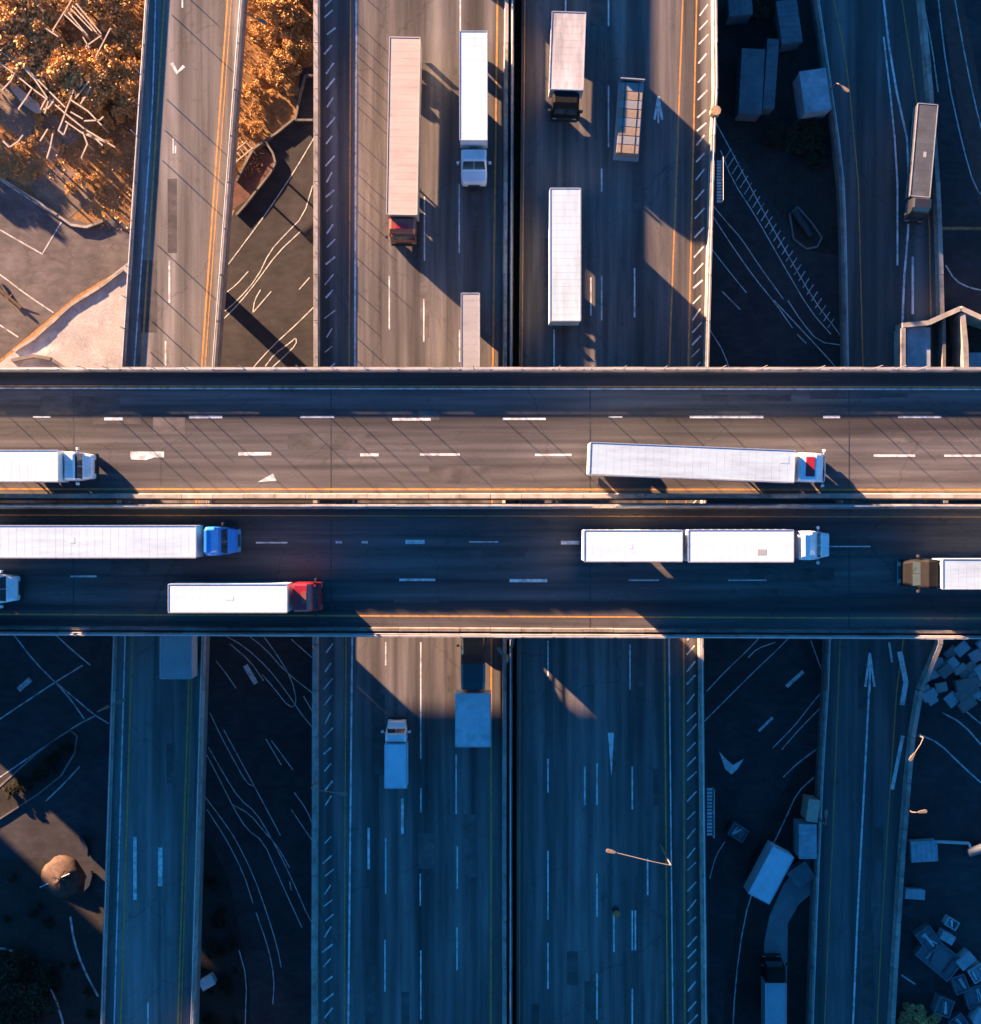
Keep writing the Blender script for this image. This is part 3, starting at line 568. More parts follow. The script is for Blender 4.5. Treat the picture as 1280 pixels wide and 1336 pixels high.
def cab(root, x0, L, hw, style, m, fairing=None, stacks=False, visor=None, panel=None, detail=True):
    c = cab_loft(root, x0, L, hw, PROF[style], m)
    a, za, b_, zb, wf = GLS[style]; g_ = MB(); w_ = hw*wf
    nx, nz = (za-zb), (b_-a)*L; ln = math.hypot(nx, nz); ox, oz = nx/ln*0.015, nz/ln*0.015
    for s0, s1 in ((-1, -.02), (.02, 1)):
        p = [(x0+a*L+ox, s0*(w_-.20), za+oz), (x0+b_*L+ox, s0*(w_-.10), zb+oz), (x0+b_*L+ox, s1*(w_-.10), zb+oz), (x0+a*L+ox, s1*(w_-.20), za+oz)]
        g_.quad(*p)
    g_.build('windshield', GLASS, c)
    zt = za-0.12; lo = a-0.20
    for s in (-1, 1):
        sg = MB(); y = s*(hw*1.0+0.006); q = [(x0+lo*L, y, zt), (x0+lo*L, y, zb), (x0+(a+.05)*L, y, zb), (x0+(a-.01)*L, y, zt)]
        sg.quad(*(q if s < 0 else q[::-1])); sg.build('side_window', GLASS, c)
    for s in (-1, 1):
        mm = MB(); xm = x0+(a+.02)*L; mm.tube((xm, s*hw*.95, zb+.75), (xm+.05, s*(hw+.24), zb+.75), .025, seg=6); mm.box(xm-.02, xm+.14, min(s*(hw+.14), s*(hw+.36)), max(s*(hw+.14), s*(hw+.36)), zb+.28, zb+.82)
        mm.build('mirror', DARK if m in (P_BLUE, P_RED, P_GREY, P_MAROON, P_DARK) else P_WHITE, c, bevel=0.02)
        h = MB(); zl = 0.95; xl = x0+L*0.992; yw = hw*(PROF[style][-1][3])-.24
        h.box(xl-.05, xl+.035, s*yw-.18, s*yw+.18, zl-.11, zl+.11); h.build('headlight', LENS, c, bevel=.02)
    bm_ = MB(); bw = hw*PROF[style][-1][3]; bm_.box(x0+L*.965, x0+L+.16, -bw-.05, bw+.05, .38, .72); bm_.build('bumper', CHROME if style == 'sleeper' else DARK, c, bevel=.04)
    gr = MB(); gr.box(x0+L, x0+L+.03, -bw+.42, bw-.42, .75, 1.2); gr.build('grille', DARK, c)
    if style in ('sleeper', 'day', 'pickup'):
        for s in (-1, 1):
            wi = MB(); wi.tube((x0+b_*L+.05, s*.15, zb+.03), (x0+(a*.45+b_*.55)*L+.04, s*.55, (za*.45+zb*.55)+.03), .014, seg=5)
            wi.build('wiper', DARK, c)
    if fairing:
        z1 = PROF[style][1][2]; f = MB(); prof = [(.02, z1+.48, .86), (.12, z1+.50, .86), (.26, z1+.34, .82), (.42, z1-.05, .74)]
        f.sections([[(x0+q*L, -hw*w2, z1-.12 if q < .4 else z1-.3), (x0+q*L, hw*w2, z1-.12 if q < .4 else z1-.3), (x0+q*L, hw*w2-.05, zz-.05), (x0+q*L, hw*w2-.16, zz), (x0+q*L, -hw*w2+.16, zz), (x0+q*L, -hw*w2+.05, zz-.05)] for q, zz, w2 in prof])
        f.build('roof_fairing', fairing, c, bevel=.02)
    if visor:
        vv = MB(); vv.box(x0+(a-.03)*L, x0+(a+.02)*L+.1, -w_+.12, w_-.12, za+.02, za+.07); vv.build('sun_visor', visor, c, bevel=.015)
    if panel:
        pm, f0, f1, y0, y1, zz = panel; pp = MB(); pp.box(x0+f0*L, x0+f1*L, y0, y1, zz-.15, zz+.04); pp.build('roof_hatch', pm, c, bevel=.03)
    if stacks:
        for s in (-1, 1):
            e = MB(); e.tube((x0-.12, s*(hw-.12), 1.0), (x0-.12, s*(hw-.12), 3.75), .075, seg=10); e.build('exhaust_stack', CHROME, c)
    # roof lamps and horn
    if detail:
        for yy in (-.6, -.3, 0, .3, .6):
            l_ = MB(); l_.box(x0+(a-.05)*L-.04, x0+(a-.05)*L+.04, yy-.05, yy+.05, za-.02, za+.10)
            l_.build('marker_lamp', mat('amber lens', (.5, .2, .03), .3) if 'amber lens' not in bpy.data.materials else bpy.data.materials['amber lens'], c)
    return c
def chassis(root, x0, x1, gapx=None, hw=1.2, tanks=None):
    f = MB()
    for s in (-1, 1): f.box(x0, x1, s*.42-.06, s*.42+.06, .78, 1.02)
    x = x0+.4
    while x < x1-.3: f.box(x-.05, x+.05, -.36, .36, .80, .98); x += 1.3
    o = f.build('chassis', DARK, root)
    if gapx:   # deck plate, hoses and fifth wheel between cab and trailer
        p = MB(); p.box(gapx[0]+.02, gapx[1]-.02, -.55, .55, 1.03, 1.07); p.build('deck_plate', GALV, o)
        h = MB()
        for yy in (-.2, 0, .2): h.tube((gapx[0], yy, 1.9), ((gapx[0]+gapx[1])/2, yy*1.6, 1.55), .02, seg=5); h.tube(((gapx[0]+gapx[1])/2, yy*1.6, 1.55), (gapx[1], yy, 1.9), .02, seg=5)
        h.build('air_hose', DARK, o)
    if tanks:
        for s in (-1, 1):
            t = MB(); t.tube((tanks[0], s*(hw-.32), .72), (tanks[1], s*(hw-.32), .72), .30, seg=14); t.build('fuel_tank', CHROME, root)
    return o
def landing(root, x, hw):
    l_ = MB()
    for s in (-1, 1): l_.box(x-.06, x+.06, s*.75-.05, s*.75+.05, .12, 1.1); l_.box(x-.14, x+.14, s*.75-.12, s*.75+.12, .1, .14)
    l_.tube((x, -.75, .6), (x, .75, .6), .03); l_.build('landing_gear', DARK, root)
def cab_span(c, cx, cy, L, rz, z, Lm, gap, cl, zb=3.2, zf=1.2):
    """where the cab starts and how long it is, from its traced ends at their own heights"""
    d = Vector((math.cos(R(rz)), math.sin(R(rz)), 0)); ex, ey = d.x, -d.y
    a, b = L/2+gap, L/2+gap+cl
    xc = max((W(cx+ex*a, cy+ey*a, z+zb)-c).dot(d), Lm/2+.14); xf = (W(cx+ex*b, cy+ey*b, z+zf)-c).dot(d)-.16
    return xc, max(xf-xc, 1.7)
def semi(label, cx, cy, L, Wd, rz, z, tm, cm, gap, cl, style='sleeper', H=4.08, group=None, name='semi_truck', cabw=1.0, **kw):
    """articulated truck; cx, cy, L, Wd give the trailer's roof in photo pixels"""
    zt = z+H; c = W(cx, cy, zt); Lm, hw = M(L, zt), M(Wd, zt)/2
    root = empty(name, (c.x, c.y, z), R(rz), label, 'truck', group)
    box_body(root, -Lm/2, Lm/2, hw, 1.18, H, tm)
    if cm is not None:
        xc, clm = cab_span(c, cx, cy, L, rz, z, Lm, gap, cl)
        cab(root, xc, clm, 1.2*cabw, style, cm, **kw)
        chassis(root, Lm/2-3.2, xc+clm*.9, (Lm/2, xc), tanks=(xc+.05, xc+clm*.45))
        wheels(root, (Lm/2-2.4, Lm/2-1.05), hw); wheels(root, (xc+clm*.80,), 1.15, False)
    landing(root, Lm/2-3.6, hw)
    f = MB()
    for s in (-1, 1): f.box(-Lm/2+.2, Lm/2-.3, s*.5-.05, s*.5+.05, .92, 1.17)
    for s in (-1, 1): f.box(-Lm/2+.1, -Lm/2+.16, s*(hw-.42)-.3, s*(hw-.42)+.3, .25, .95)
    f.build('underframe', DARK, root); wheels(root, (-Lm/2+1.6, -Lm/2+2.9), hw)
    return root
def rigid(label, cx, cy, L, Wd, rz, z, tm, cm, gap, cl, style='day', H=3.7, name='box_truck', cabw=1.0, ribs=True, **kw):
    zt = z+H; c = W(cx, cy, zt); Lm, hw = M(L, zt), M(Wd, zt)/2
    root = empty(name, (c.x, c.y, z), R(rz), label, 'truck')
    box_body(root, -Lm/2, Lm/2, hw, 1.05, H, tm, name='cargo_box', ribs=ribs)
    xc, clm = cab_span(c, cx, cy, L, rz, z, Lm, gap, cl, 2.8, 1.2)
    cab(root, xc, clm, min(hw*.98, 1.2)*cabw, style, cm, **kw); chassis(root, -Lm/2+.1, xc+clm*.9, (Lm/2, xc) if gap > 4 else None, hw)
    wheels(root, (-Lm/2+1.5,), hw); wheels(root, (xc+clm*.72,), hw*.96, False)
    return root
# overpass, north carriageway
t = semi('white semi truck cut by the left edge of the overpass, pale blue cab, north carriageway', -57, 607.5, 266, 41, 0, LU, TW[2], P_WHITE, 5, 45, 'day', visor=DARK)
t = semi('white semi truck with red cab hatch, slightly askew beside the overpass median', 903.5, 603, 268, 42, -2.3, LU, TW[1], P_WHITE, 4, 37, 'coe', panel=(P_RED, .22, .50, -.75, .85, 3.45))
# overpass, south carriageway
t = semi('long white semi trailer pulled by a bright blue cab on the overpass', 118, 706.5, 276, 42, 0, LU, TW[0], P_BLUE, 12, 45, 'sleeper', fairing=P_BLUE)
t = semi('truck at the left edge of the overpass showing only its pale cab nose', -182, 770, 315, 40, 0, LU, TW[0], P_WHITE, 5, 46, 'day')
t = semi('short white trailer pulled by a dark red cab on the overpass', 297, 780.5, 156, 37, 0, LU, TW[2], P_RED, 7, 40, 'coe', panel=(P_MAROON, .35, .55, -.5, .5, 3.46), visor=P_RED)
t = semi('white double-trailer truck with white cab on the overpass', 967, 712, 138, 42, 0, LU, TW[2], P_WHITE, 6, 42, 'sleeper', fairing=P_WHITE, stacks=True)
zt = LU+4.08; L2 = M(129, zt); off = W(826.5, 714.5, zt)-Vector((t.location.x, t.location.y, zt)); hw2 = M(41, zt)/2
b2 = box_body(t, off.x-L2/2, off.x+L2/2, hw2, 1.18, 4.08, TW[2]); wheels(t, (off.x-L2/2+1.2, off.x+L2/2-1.4), hw2)
dr = MB(); dr.tube((off.x+L2/2, 0, .9), (off.x+L2/2+.9, 0, .9), .08); dr.tube((off.x+L2/2, .35, 1.6), (off.x+L2/2+.5, .3, 1.5), .03); dr.build('drawbar', DARK, t)
t = semi('truck with a dark grey cab facing left at the right edge of the overpass', 1362, 749.5, 264, 39, 180, LU, TW[1], P_GREY, 7, 50, 'sleeper', stacks=True)
# highway, north of the overpass
t = semi('long beige semi trailer with a faded red cab on the southbound highway', 526.5, 164, 232, 40, -91, LM, TBEIGE, P_MAROON, 2, 37, 'coe', panel=(P_RED, .3, .55, -.6, .5, 3.46), visor=P_MAROON)
t = rigid('bright white box truck with a rounded white cab beside the highway median', 618, 111.5, 143, 36, -90, LM, TW[2], P_WHITE, 9, 52, 'pickup', H=3.9, detail=False)
t = rigid('dull grey-beige box truck in shade passing beneath the overpass from the north', 614, 444, 124, 24, -90, LM, TGREY, P_GREY, 4, 45, 'day', H=3.2)
t = rigid('pale blue-grey box truck with streaked roof near the top of the northbound highway', 741, 66, 102, 44, -92, LM, mat('streaked grey paint', (.50, .48, .46), .5, var=.4, scale=.35, stretch=(.4, 1.6, 1), dirt=(.20, .19, .19), dscale=.5, damt=.7), P_GREY, 3, 18, 'coe', H=3.6)
# white container trailer: no tractor is seen
t = semi('plain white trailer without a tractor on the northbound highway', 737.5, 332, 174, 40, 90, LM, TW[0], None, 0, 0, H=3.9, name='box_trailer')
# flatbed with strapped loads
zt = LM+2.6; c = W(822, 152, zt); rz = 86
fl = empty('flatbed_trailer', (c.x, c.y, LM), R(rz), 'flatbed trailer carrying tan and grey bundles, right lanes of the northbound highway', 'trailer')
Lm, hw = M(98, zt), M(30, zt)/2
d = MB(); d.box(-Lm/2-.25, Lm/2, -hw-.12, hw+.12, 1.15, 1.38); d.build('load_bed', TGREY, fl, bevel=.02)
hbm = MB(); hbm.box(Lm/2-.09, Lm/2, -hw-.05, hw+.05, 1.38, 2.9); hbm.build('headboard', GALV, fl)
f = MB(); [f.box(-Lm/2+.2, Lm/2-.3, s*.5-.05, s*.5+.05, .88, 1.149) for s in (-1, 1)]; f.build('underframe', DARK, fl); wheels(fl, (-Lm/2+1.2, -Lm/2+2.4, Lm/2-1.3), hw+.1)
bm_tan = mat('tan wrapped load', (.27, .20, .145), .7, var=.3, scale=1.2, fine=.1, dirt=(.18, .14, .1), dscale=.8, damt=.6); bm_gr = mat('grey wrapped load', (.23, .23, .235), .6, var=.2, scale=1.2, dirt=(.16, .16, .17), dscale=.8, damt=.6)
nb = 8; bl = (Lm-.35)/nb
for i in range(nb):
    xx = -Lm/2+.05+bl*(i+.5); tan = i % 2 == 0
    m_ = MB(); m_.box(-bl/2+.012, bl/2-.012, -hw+.04, hw-.04, 0, 1.2+random.uniform(-.015, .015))
    o = m_.build('cargo_bundle', bm_tan if tan else bm_gr, bevel=.03)
    st = MB()
    for yy in (-.6, .6): st.box(-bl/2+.03, bl/2-.03, yy-.03, yy+.03, .02, 1.225)
    st.build('strap', DARK, o)
    p = Matrix.Rotation(R(rz), 3, 'Z') @ Vector((xx, 0, 0)); o.location = (c.x+p.x, c.y+p.y, LM+1.385); o.rotation_euler.z = R(rz)
    tag(o, ('tan' if tan else 'grey')+' wrapped bundle strapped across the flatbed trailer', 'cargo', ('tan' if tan else 'grey')+' bundles on the flatbed')
t = semi('white semi truck added unseen above the top edge to shade the northbound lanes', 616, -196, 214, 36, -90, LM, TW[1], P_WHITE, 4, 40, 'day')  # unseen truck, added for the shadow it throws across the northbound lanes
# highway, south of the overpass
t = rigid('small pale blue box truck with glinting windshield, southern end of the southbound highway', 516, 1000, 58, 29, 90, LM, mat('pale blue box paint', (.52, .60, .66), .5, var=.1, scale=.8, dirt=(.36, .42, .46), dscale=.5, damt=.5), P_WHITE, 2, 32, 'day', H=3.3)
t = rigid('grey panelled box truck with dark cab beside the median, just south of the overpass', 617, 940, 70, 46, 90, LM, mat('grey panel paint', (.50, .52, .54), .55, var=.15, scale=.8, dirt=(.22, .22, .23), dscale=.5, damt=.6), P_DARK, 6, 104, 'sleeper', H=3.8, cabw=.92)  # cab stretched under the deck; its unseen nose blocks a sun patch
t = rigid('grey box truck on the left ramp emerging from beneath the overpass', 229, 845, 82, 41, 90, LM, TGREY, P_GREY, 4, 36, 'coe', H=3.6)
t = rigid('dim grey low truck at the east side of the right ramp, north of the overpass', 1206, 196, 122, 26, -95, LR, mat('weathered grey paint', (.075, .085, .095), .6, var=.3, scale=.7, dirt=(.06, .06, .06), dscale=.5, damt=.7), P_DARK, 3, 30, 'coe', H=2.5, detail=False)
t = semi('pale blue box trailer parked askew on the dark verge below the right ramp', 1006, 1142, 70, 31, 62, 0, mat('blue-white trailer paint', (.50, .58, .64), .5, var=.12, scale=.8, dirt=(.36, .42, .46), dscale=.5, damt=.5), None, 0, 0, H=3.6, name='box_trailer')
t = rigid('blue-grey van at the foot of the pale path, bottom edge of the photo', 1012, 1315, 64, 27, 90, 0, mat('blue-grey van paint', (.30, .34, .38), .5, var=.12, scale=.8), P_GREY, 2, 34, 'coe', H=3.0, name='delivery_van')


# ------------------------------------------------------------------ trees and shrubs
LEAF = mat('autumn leaves', (0.62, 0.37, 0.14), 0.8, var=0.55, scale=0.9, fine=0.3, fscale=6, island=0.45, spec=0.2)
LEAF2 = mat('tawny leaves', (0.55, 0.33, 0.13), 0.8, var=0.5, scale=0.9, fine=0.3, fscale=6, island=0.4, spec=0.2)
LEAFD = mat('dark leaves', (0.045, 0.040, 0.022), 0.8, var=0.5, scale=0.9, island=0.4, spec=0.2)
BARK = mat('bark', (0.10, 0.065, 0.04), 0.95, var=0.4, scale=4, bump=0.5)
def crown_mesh(seed, r, h, n, leaf):
    rg = random.Random(seed); mb = MB(); cl = []
    for i in range(rg.randint(16, 24)):
        a = rg.uniform(0, 6.283); q = r*math.sqrt(rg.random())*rg.uniform(.6, 1.05); zz = h*(0.42+.5*rg.random()*(1.15-q/r))
        cl.append((q*math.cos(a), q*math.sin(a), zz, rg.uniform(.5, 1.1)*r*.34))
    for i in range(n):
        cx, cy, cz, cr = cl[rg.randrange(len(cl))]
        d = Vector((rg.gauss(0, 1), rg.gauss(0, 1), rg.gauss(0, .8))).normalized()*cr*rg.uniform(.45, 1.12)
        p = Vector((cx, cy, cz))+d; u = Vector((rg.gauss(0, 1), rg.gauss(0, 1), rg.gauss(0, .7))).normalized(); vv = u.orthogonal().normalized()
        vv = (Matrix.Rotation(rg.uniform(0, 6.28), 3, u) @ vv); s = leaf*rg.uniform(.6, 1.4); w_ = u.cross(vv)
        mb.quad(p-vv*s, p+w_*s*.55, p+vv*s, p-w_*s*.55)
    return mb, cl
TREES = []
for i in range(5):
    mb, cl = crown_mesh(100+i, 1.0, 1.6, 4200, .062)
    t = MB(); t.tube((0, 0, -.1), (0.03, 0.02, .75), .09, .05, 7)
    for c in cl[:9]: t.tube((0.03, 0.02, .45+.3*random.random()), c[:3], .035, .012, 5)
    o1, o2 = mb.build('crown', LEAF), t.build('trunk', BARK); TREES.append((o1.data, o2.data)); bpy.data.objects.remove(o1); bpy.data.objects.remove(o2)
def tree(px, py, r, label, grp, m=LEAF, name='tree', z=0, hs=0.65):
    k = random.randrange(5); p = W(px, py, z+r); e = empty(name, (p.x, p.y, z), random.uniform(0, 6.28), label, 'tree' if name == 'tree' else 'shrub', grp)
    a = inst(TREES[k][0], 'crown', (0, 0, 0), e, scale=(r, r, r*hs)); b = inst(TREES[k][1], 'trunk', (0, 0, 0), e, scale=(r, r, r*hs))
    if m is not LEAF:
        for s in a.material_slots: s.link = 'OBJECT'; s.material = m
rs = random.Random(5)
for px, py, r in ((-20, 20, 3.4), (22, 60, 3.0), (8, 28, 2.6), (50, 74, 2.8), (78, 92, 2.9), (44, 36, 2.4), (104, 98, 2.6), (124, 118, 2.3), (66, 110, 2.1), (-14, 66, 2.8), (20, -20, 3.2), (96, -24, 3.0), (60, -6, 2.6), (140, 84, 2.2), (100, 74, 1.9), (140, -14, 2.7), (-70, 40, 3.5), (-90, 150, 3.2)):
    tree(px, py, r, 'autumn brown tree in the wood at the top left of the photo', 'autumn trees at the top left')
for px, py, r in ((150, 22, 1.8), (164, 52, 1.7), (158, 84, 2.0), (168, 104, 2.0), (160, 126, 1.7), (172, 136, 1.3), (150, 108, 1.6)):
    tree(px, py, r, 'tawny bushy tree close against the west side of the left ramp', 'tawny trees beside the left ramp', LEAF2)
for px, py, r in ((352, 8, 2.2), (372, 24, 1.9), (346, 44, 1.5), (374, 62, 1.9), (364, 90, 1.4), (386, 44, 1.4), (334, -16, 2.0), (400, -20, 2.2)):
    tree(px, py, r, 'tawny tree between the left ramp and the central highway', 'tawny trees between left ramp and highway', LEAF2)
for px, py, r in ((12, 1290, 2.8), (34, 1320, 2.4), (-10, 1330, 2.6), (44, 1284, 1.7), (14, 1256, 1.6)):
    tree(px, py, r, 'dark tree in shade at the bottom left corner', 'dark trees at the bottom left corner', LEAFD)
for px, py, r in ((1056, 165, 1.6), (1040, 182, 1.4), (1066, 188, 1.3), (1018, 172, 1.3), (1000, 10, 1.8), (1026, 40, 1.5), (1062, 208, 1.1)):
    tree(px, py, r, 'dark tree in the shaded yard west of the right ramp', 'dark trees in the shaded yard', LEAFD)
for px, py, r in ((1196, 1326, 1.2), (1210, 1344, 1.6), (1186, 1342, 1.2)):
    tree(px, py, r, 'dry brown bush at the foot of the right ramp, bottom edge', 'dry bushes beside the right ramp', LEAF2, 'shrub')
for i in range(34):
    px, py = rs.uniform(-20, 160), rs.uniform(150, 280)
    if 236-py < -0.25*(px-0) and px < 120 and py > 235: continue
    tree(px, py, rs.uniform(.35, .8), 'low dry shrub on the bare brown earth near the left ramp', 'low dry shrubs', rs.choice([LEAF, LEAF2]), 'shrub', hs=.7)
for i in range(16):
    px, py = rs.uniform(306, 384), rs.uniform(60, 185)
    if px > 340 and py > 150: continue
    tree(px, py, rs.uniform(.3, .9), 'low dry shrub under the tawny trees beside the highway', 'dry shrubs beside the highway', rs.choice([LEAF, LEAF2]), 'shrub', hs=.7)
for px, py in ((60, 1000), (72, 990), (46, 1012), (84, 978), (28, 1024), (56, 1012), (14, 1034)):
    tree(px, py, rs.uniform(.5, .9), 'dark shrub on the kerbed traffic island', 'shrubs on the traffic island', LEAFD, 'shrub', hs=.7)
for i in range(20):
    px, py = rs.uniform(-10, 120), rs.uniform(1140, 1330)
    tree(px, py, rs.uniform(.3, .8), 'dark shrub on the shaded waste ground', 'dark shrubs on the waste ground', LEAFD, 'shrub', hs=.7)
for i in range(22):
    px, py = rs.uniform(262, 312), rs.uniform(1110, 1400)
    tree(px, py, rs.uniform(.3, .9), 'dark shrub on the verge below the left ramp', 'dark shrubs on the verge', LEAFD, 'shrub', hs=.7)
# dry grass and leaf litter over the bare ground: stuff
gm = MB(); rg = random.Random(9)
for i in range(9000):
    if i % 3: px, py = rg.uniform(-40, 190), rg.uniform(-40, 300)
    else: px, py = rg.uniform(296, 420), rg.uniform(-40, 230)
    if py > 235 and px < 120+rg.uniform(-10, 10): continue
    if i % 3 == 0 and px > 345 and py > 90: continue
    p = W(px, py, 0); a = rg.uniform(0, 6.28); s = rg.uniform(.08, .28); h_ = rg.uniform(.05, .35)
    gm.quad((p.x-math.cos(a)*s*.3, p.y-math.sin(a)*s*.3, 0), (p.x+math.cos(a)*s*.3, p.y+math.sin(a)*s*.3, 0), (p.x+rg.uniform(-s, s), p.y+rg.uniform(-s, s), h_))
tag(gm.build('dry_grass', LEAF2), 'dry brown grass tufts on the bare earth', 'grass', kind='stuff')

# ------------------------------------------------------------------ steel frame and pipe rack in the north-west
PALE = mat('pale painted steel', (.44, .36, .28), .6, var=.25, scale=2, dirt=(.24, .17, .11), dscale=.8, damt=.5)
def frame(name, segs, h, wd, label, cat, posts=True, child='beam'):
    P = W(*segs[0][0], h); e = empty(name, (P.x, P.y, 0), 0, label, cat)
    done = []
    for s in segs:
        b = MB()
        for a, c in zip(s, s[1:]):
            dz = random.choice((0, .05, .1))
            A, B = W(*a, h)-P, W(*c, h)-P; b.beam(A, B, wd, h-wd+dz, h+dz)
            for q in (A, B):
                if all((q-d).length > 1.2 for d in done): done.append(q)
        b.build(child, PALE, e)
    if posts:
        for q in done:
            m_ = MB(); m_.box(q.x-.07, q.x+.07, q.y-.07, q.y+.07, -.1, h-wd+.01); m_.build('post', PALE, e)
    return e
frame('rail_structure', [[(-40, 50), (0, 67), (24, 82), (45, 103), (62, 128), (85, 148), (110, 168), (150, 192)], [(-30, 62), (0, 82), (20, 97), (44, 117), (62, 130)], [(24, 77), (45, 100), (62, 117), (85, 140)], [(92, 130), (115, 145), (133, 164)], [(23, 89), (14, 106), (3, 118)], [(42, 115), (34, 128), (24, 142)],
    [(62, 126), (57, 134), (53, 142)], [(97, 114), (90, 134), (84, 150), (76, 170), (83, 176), (88, 162)], [(118, 113), (112, 126), (105, 136)], [(116, 106), (98, 128)], [(85, 158), (108, 174), (140, 186)], [(108, 172), (114, 188), (106, 206)], [(69, 174), (66, 190), (61, 206)], [(110, 158), (130, 157), (135, 152)],
    [(64, 128), (58, 148)], [(70, 132), (62, 142)], [(92, 146), (108, 155)], [(4, 184), (12, 192), (24, 184), (30, 176)], [(114, 174), (126, 182), (134, 190)], [(52, 184), (62, 168)]], 2.3, .13,
    'open frame of pale rails and posts on the tan terrace, far left', 'frame')
frame('pipe_rack', [[(97, -6), (84, 16), (69, 40)], [(144, 37), (125, 74)], [(84, 19), (108, 41)], [(88, 15), (114, 46)], [(92, 11), (120, 40)], [(96, 8), (126, 42)], [(99, 4), (132, 44)], [(112, 60), (132, 46)], [(108, 48), (116, 62)], [(60, 37), (76, 48)]], 3.2, .11, 'slanted pale pipe rack among the autumn trees', 'pipe rack')
m_ = MB(); pts = [W(*q, 1.0) for q in ((12, 114), (20, 110), (52, 136), (54, 147), (47, 148), (30, 136))]; m_.prism([tuple(p[:2]) for p in pts], .95, 1.07)
o = m_.build('awning_sheet', PALE); tag(o, 'long pale sheet lying on the terrace beside the rail frame', 'sheet')
for q in ((26, 122), (46, 140)):
    pass
GB = mat('blue-grey steel', (.10, .115, .13), .55, var=.25, scale=1, dirt=(.05, .05, .055), dscale=.6, damt=.6); LB = mat('pale blue-grey panel', (.30, .33, .36), .55, var=.25, scale=1, dirt=(.15, .16, .17), dscale=.6, damt=.6)
def bricks(name, label, cat, px, py, w_, d_, h, rot, m, z=0, grp=None, lid=True):
    """equipment box with a lipped lid, corner posts and side ribs; w_, d_ in pixels of its top"""
    p = W(px, py, z+h); a, b = M(w_, z+h)/2, M(d_, z+h)/2
    mb = MB(); mb.box(-a, a, -b, b, -.02, h-.10)
    o = mb.build(name, m, bevel=.02); o.location = (p.x, p.y, z); o.rotation_euler.z = R(rot)
    if lid and name == 'crate' and random.random() < .5:      # open crate: rim and a dark load inside
        l_ = MB()
        for q in ((-a-.04, a+.04, -b-.04, -b+.07), (-a-.04, a+.04, b-.07, b+.04), (-a-.04, -a+.07, -b+.071, b-.071), (a-.07, a+.04, -b+.071, b-.071)): l_.box(*q, h-.099, h+.12)
        l_.build('rim', m, o)
        for i in range(random.randint(2, 4)):
            l_ = MB(); l_.tube((random.uniform(-a, a)*.6, -b*.7, h-.02), (random.uniform(-a, a)*.6, b*.7, h-.02), random.uniform(.06, .12), seg=7); l_.build('load', random.choice((CONCD, DARK, LB, GALV)), o)
    elif lid:
        l_ = MB(); l_.box(-a-.05, a+.05, -b-.05, b+.05, h-.099, h); l_.build('lid', m, o, bevel=.02)
        r = MB(); n = max(2, int(2*max(a, b)/.5))
        for i in range(n+1):
            t_ = -1+2*i/n
            if a > b: r.box(t_*a*.97-.03, t_*a*.97+.03, -b*.96, b*.96, h+.0, h+.03)
            else: r.box(-a*.96, a*.96, t_*b*.97-.03, t_*b*.97+.03, h+.0, h+.03)
        r.build('ridge', m, o)
    return tag(o, label, cat, grp)
def wall(name, label, pts, wd, h, m, z=0):
    mb = MB()
    for a, b in zip(pts, pts[1:]):
        A, B = W(*a, z+h), W(*b, z+h); n = max(1, round((B-A).length/1.6))
        for i in range(n): mb.beam(A.lerp(B, (i+.004)/n), A.lerp(B, (i+.996)/n), wd*random.uniform(.9, 1.1), z-.1, z+h+random.uniform(-.04, .04))
    return tag(mb.build(name, m), label, 'wall')
wall('low_wall', 'low pale wall along the edge of the concrete apron, far left', [(18, 458), (46, 440), (92, 398), (130, 374), (160, 352)], .28, .22, CONC)
wall('low_wall', 'curved kerb wall between the parking lot and bare earth', [(0, 232), (42, 258), (74, 280), (92, 293), (112, 296), (134, 288)], .22, .35, CONC)
wall('low_wall', 'thin curved wall at the corner of the service road beside the highway', [(408, 156), (385, 156), (391, 124), (398, 98), (410, 98)], .2, .5, CONCD)
wall('low_wall', 'thin wall curving from the highway towards the left ramp above the service road', [(384, 154), (362, 172), (344, 184), (330, 194), (318, 216), (308, 236)], .2, .4, CONCD)
wall('low_wall', 'looping low wall around the reddish yard beside the left ramp', [(346, 184), (356, 200), (359, 212), (352, 226), (336, 246), (322, 264), (308, 280)], .18, .4, CONCD)
wall('low_wall', 'broken low wall at the foot of the concrete apron beside the overpass', [(14, 470), (44, 464), (66, 468), (84, 480)], .3, .5, CONCD)
sheet('yard', [(344, 190), (355, 205), (357, 214), (350, 226), (334, 246), (320, 262), (300, 276), (298, 246), (318, 216)], 0.011, mat('reddish earth', (.12, .055, .04), .95, var=.3, scale=.8, fine=.2, fscale=5))
m_ = MB(); A, B = W(-12, 368, .3), W(28, 402, .3); m_.tube(A, B, .22, .15, 9); m_.tube(A+Vector((.3, .5, 0)), B+Vector((-1.2, .7, .05)), .12, .09, 7); m_.tube(A.lerp(B, .6), A.lerp(B, .6)+Vector((.6, .5, .3)), .07, .03, 6)
tag(m_.build('fallen_log', BARK), 'brown fallen log on the parking lot at the left edge', 'log')
m_ = MB(); e = empty('garden_shed', (*W(320, 212, 0)[:2], 0), R(40), 'small roofless pale shed frame between left ramp and highway', 'shed')
m_.box(-1.4, 1.4, -.06, .06, 1.9, 2.02); m_.box(-1.4, 1.4, .8, .9, 1.9, 2.02)
for i in range(7): m_.box(-1.4+i*.44, -1.33+i*.44, .06, .8, 1.93, 2.0)
m_.build('rafter', PALE, e); [ (lambda q: (q.box(x-.05, x+.05, y-.05, y+.05, -.1, 1.899), q.build('post', PALE, e)))(MB()) for x in (-1.3, 1.3) for y in (0, .84)]

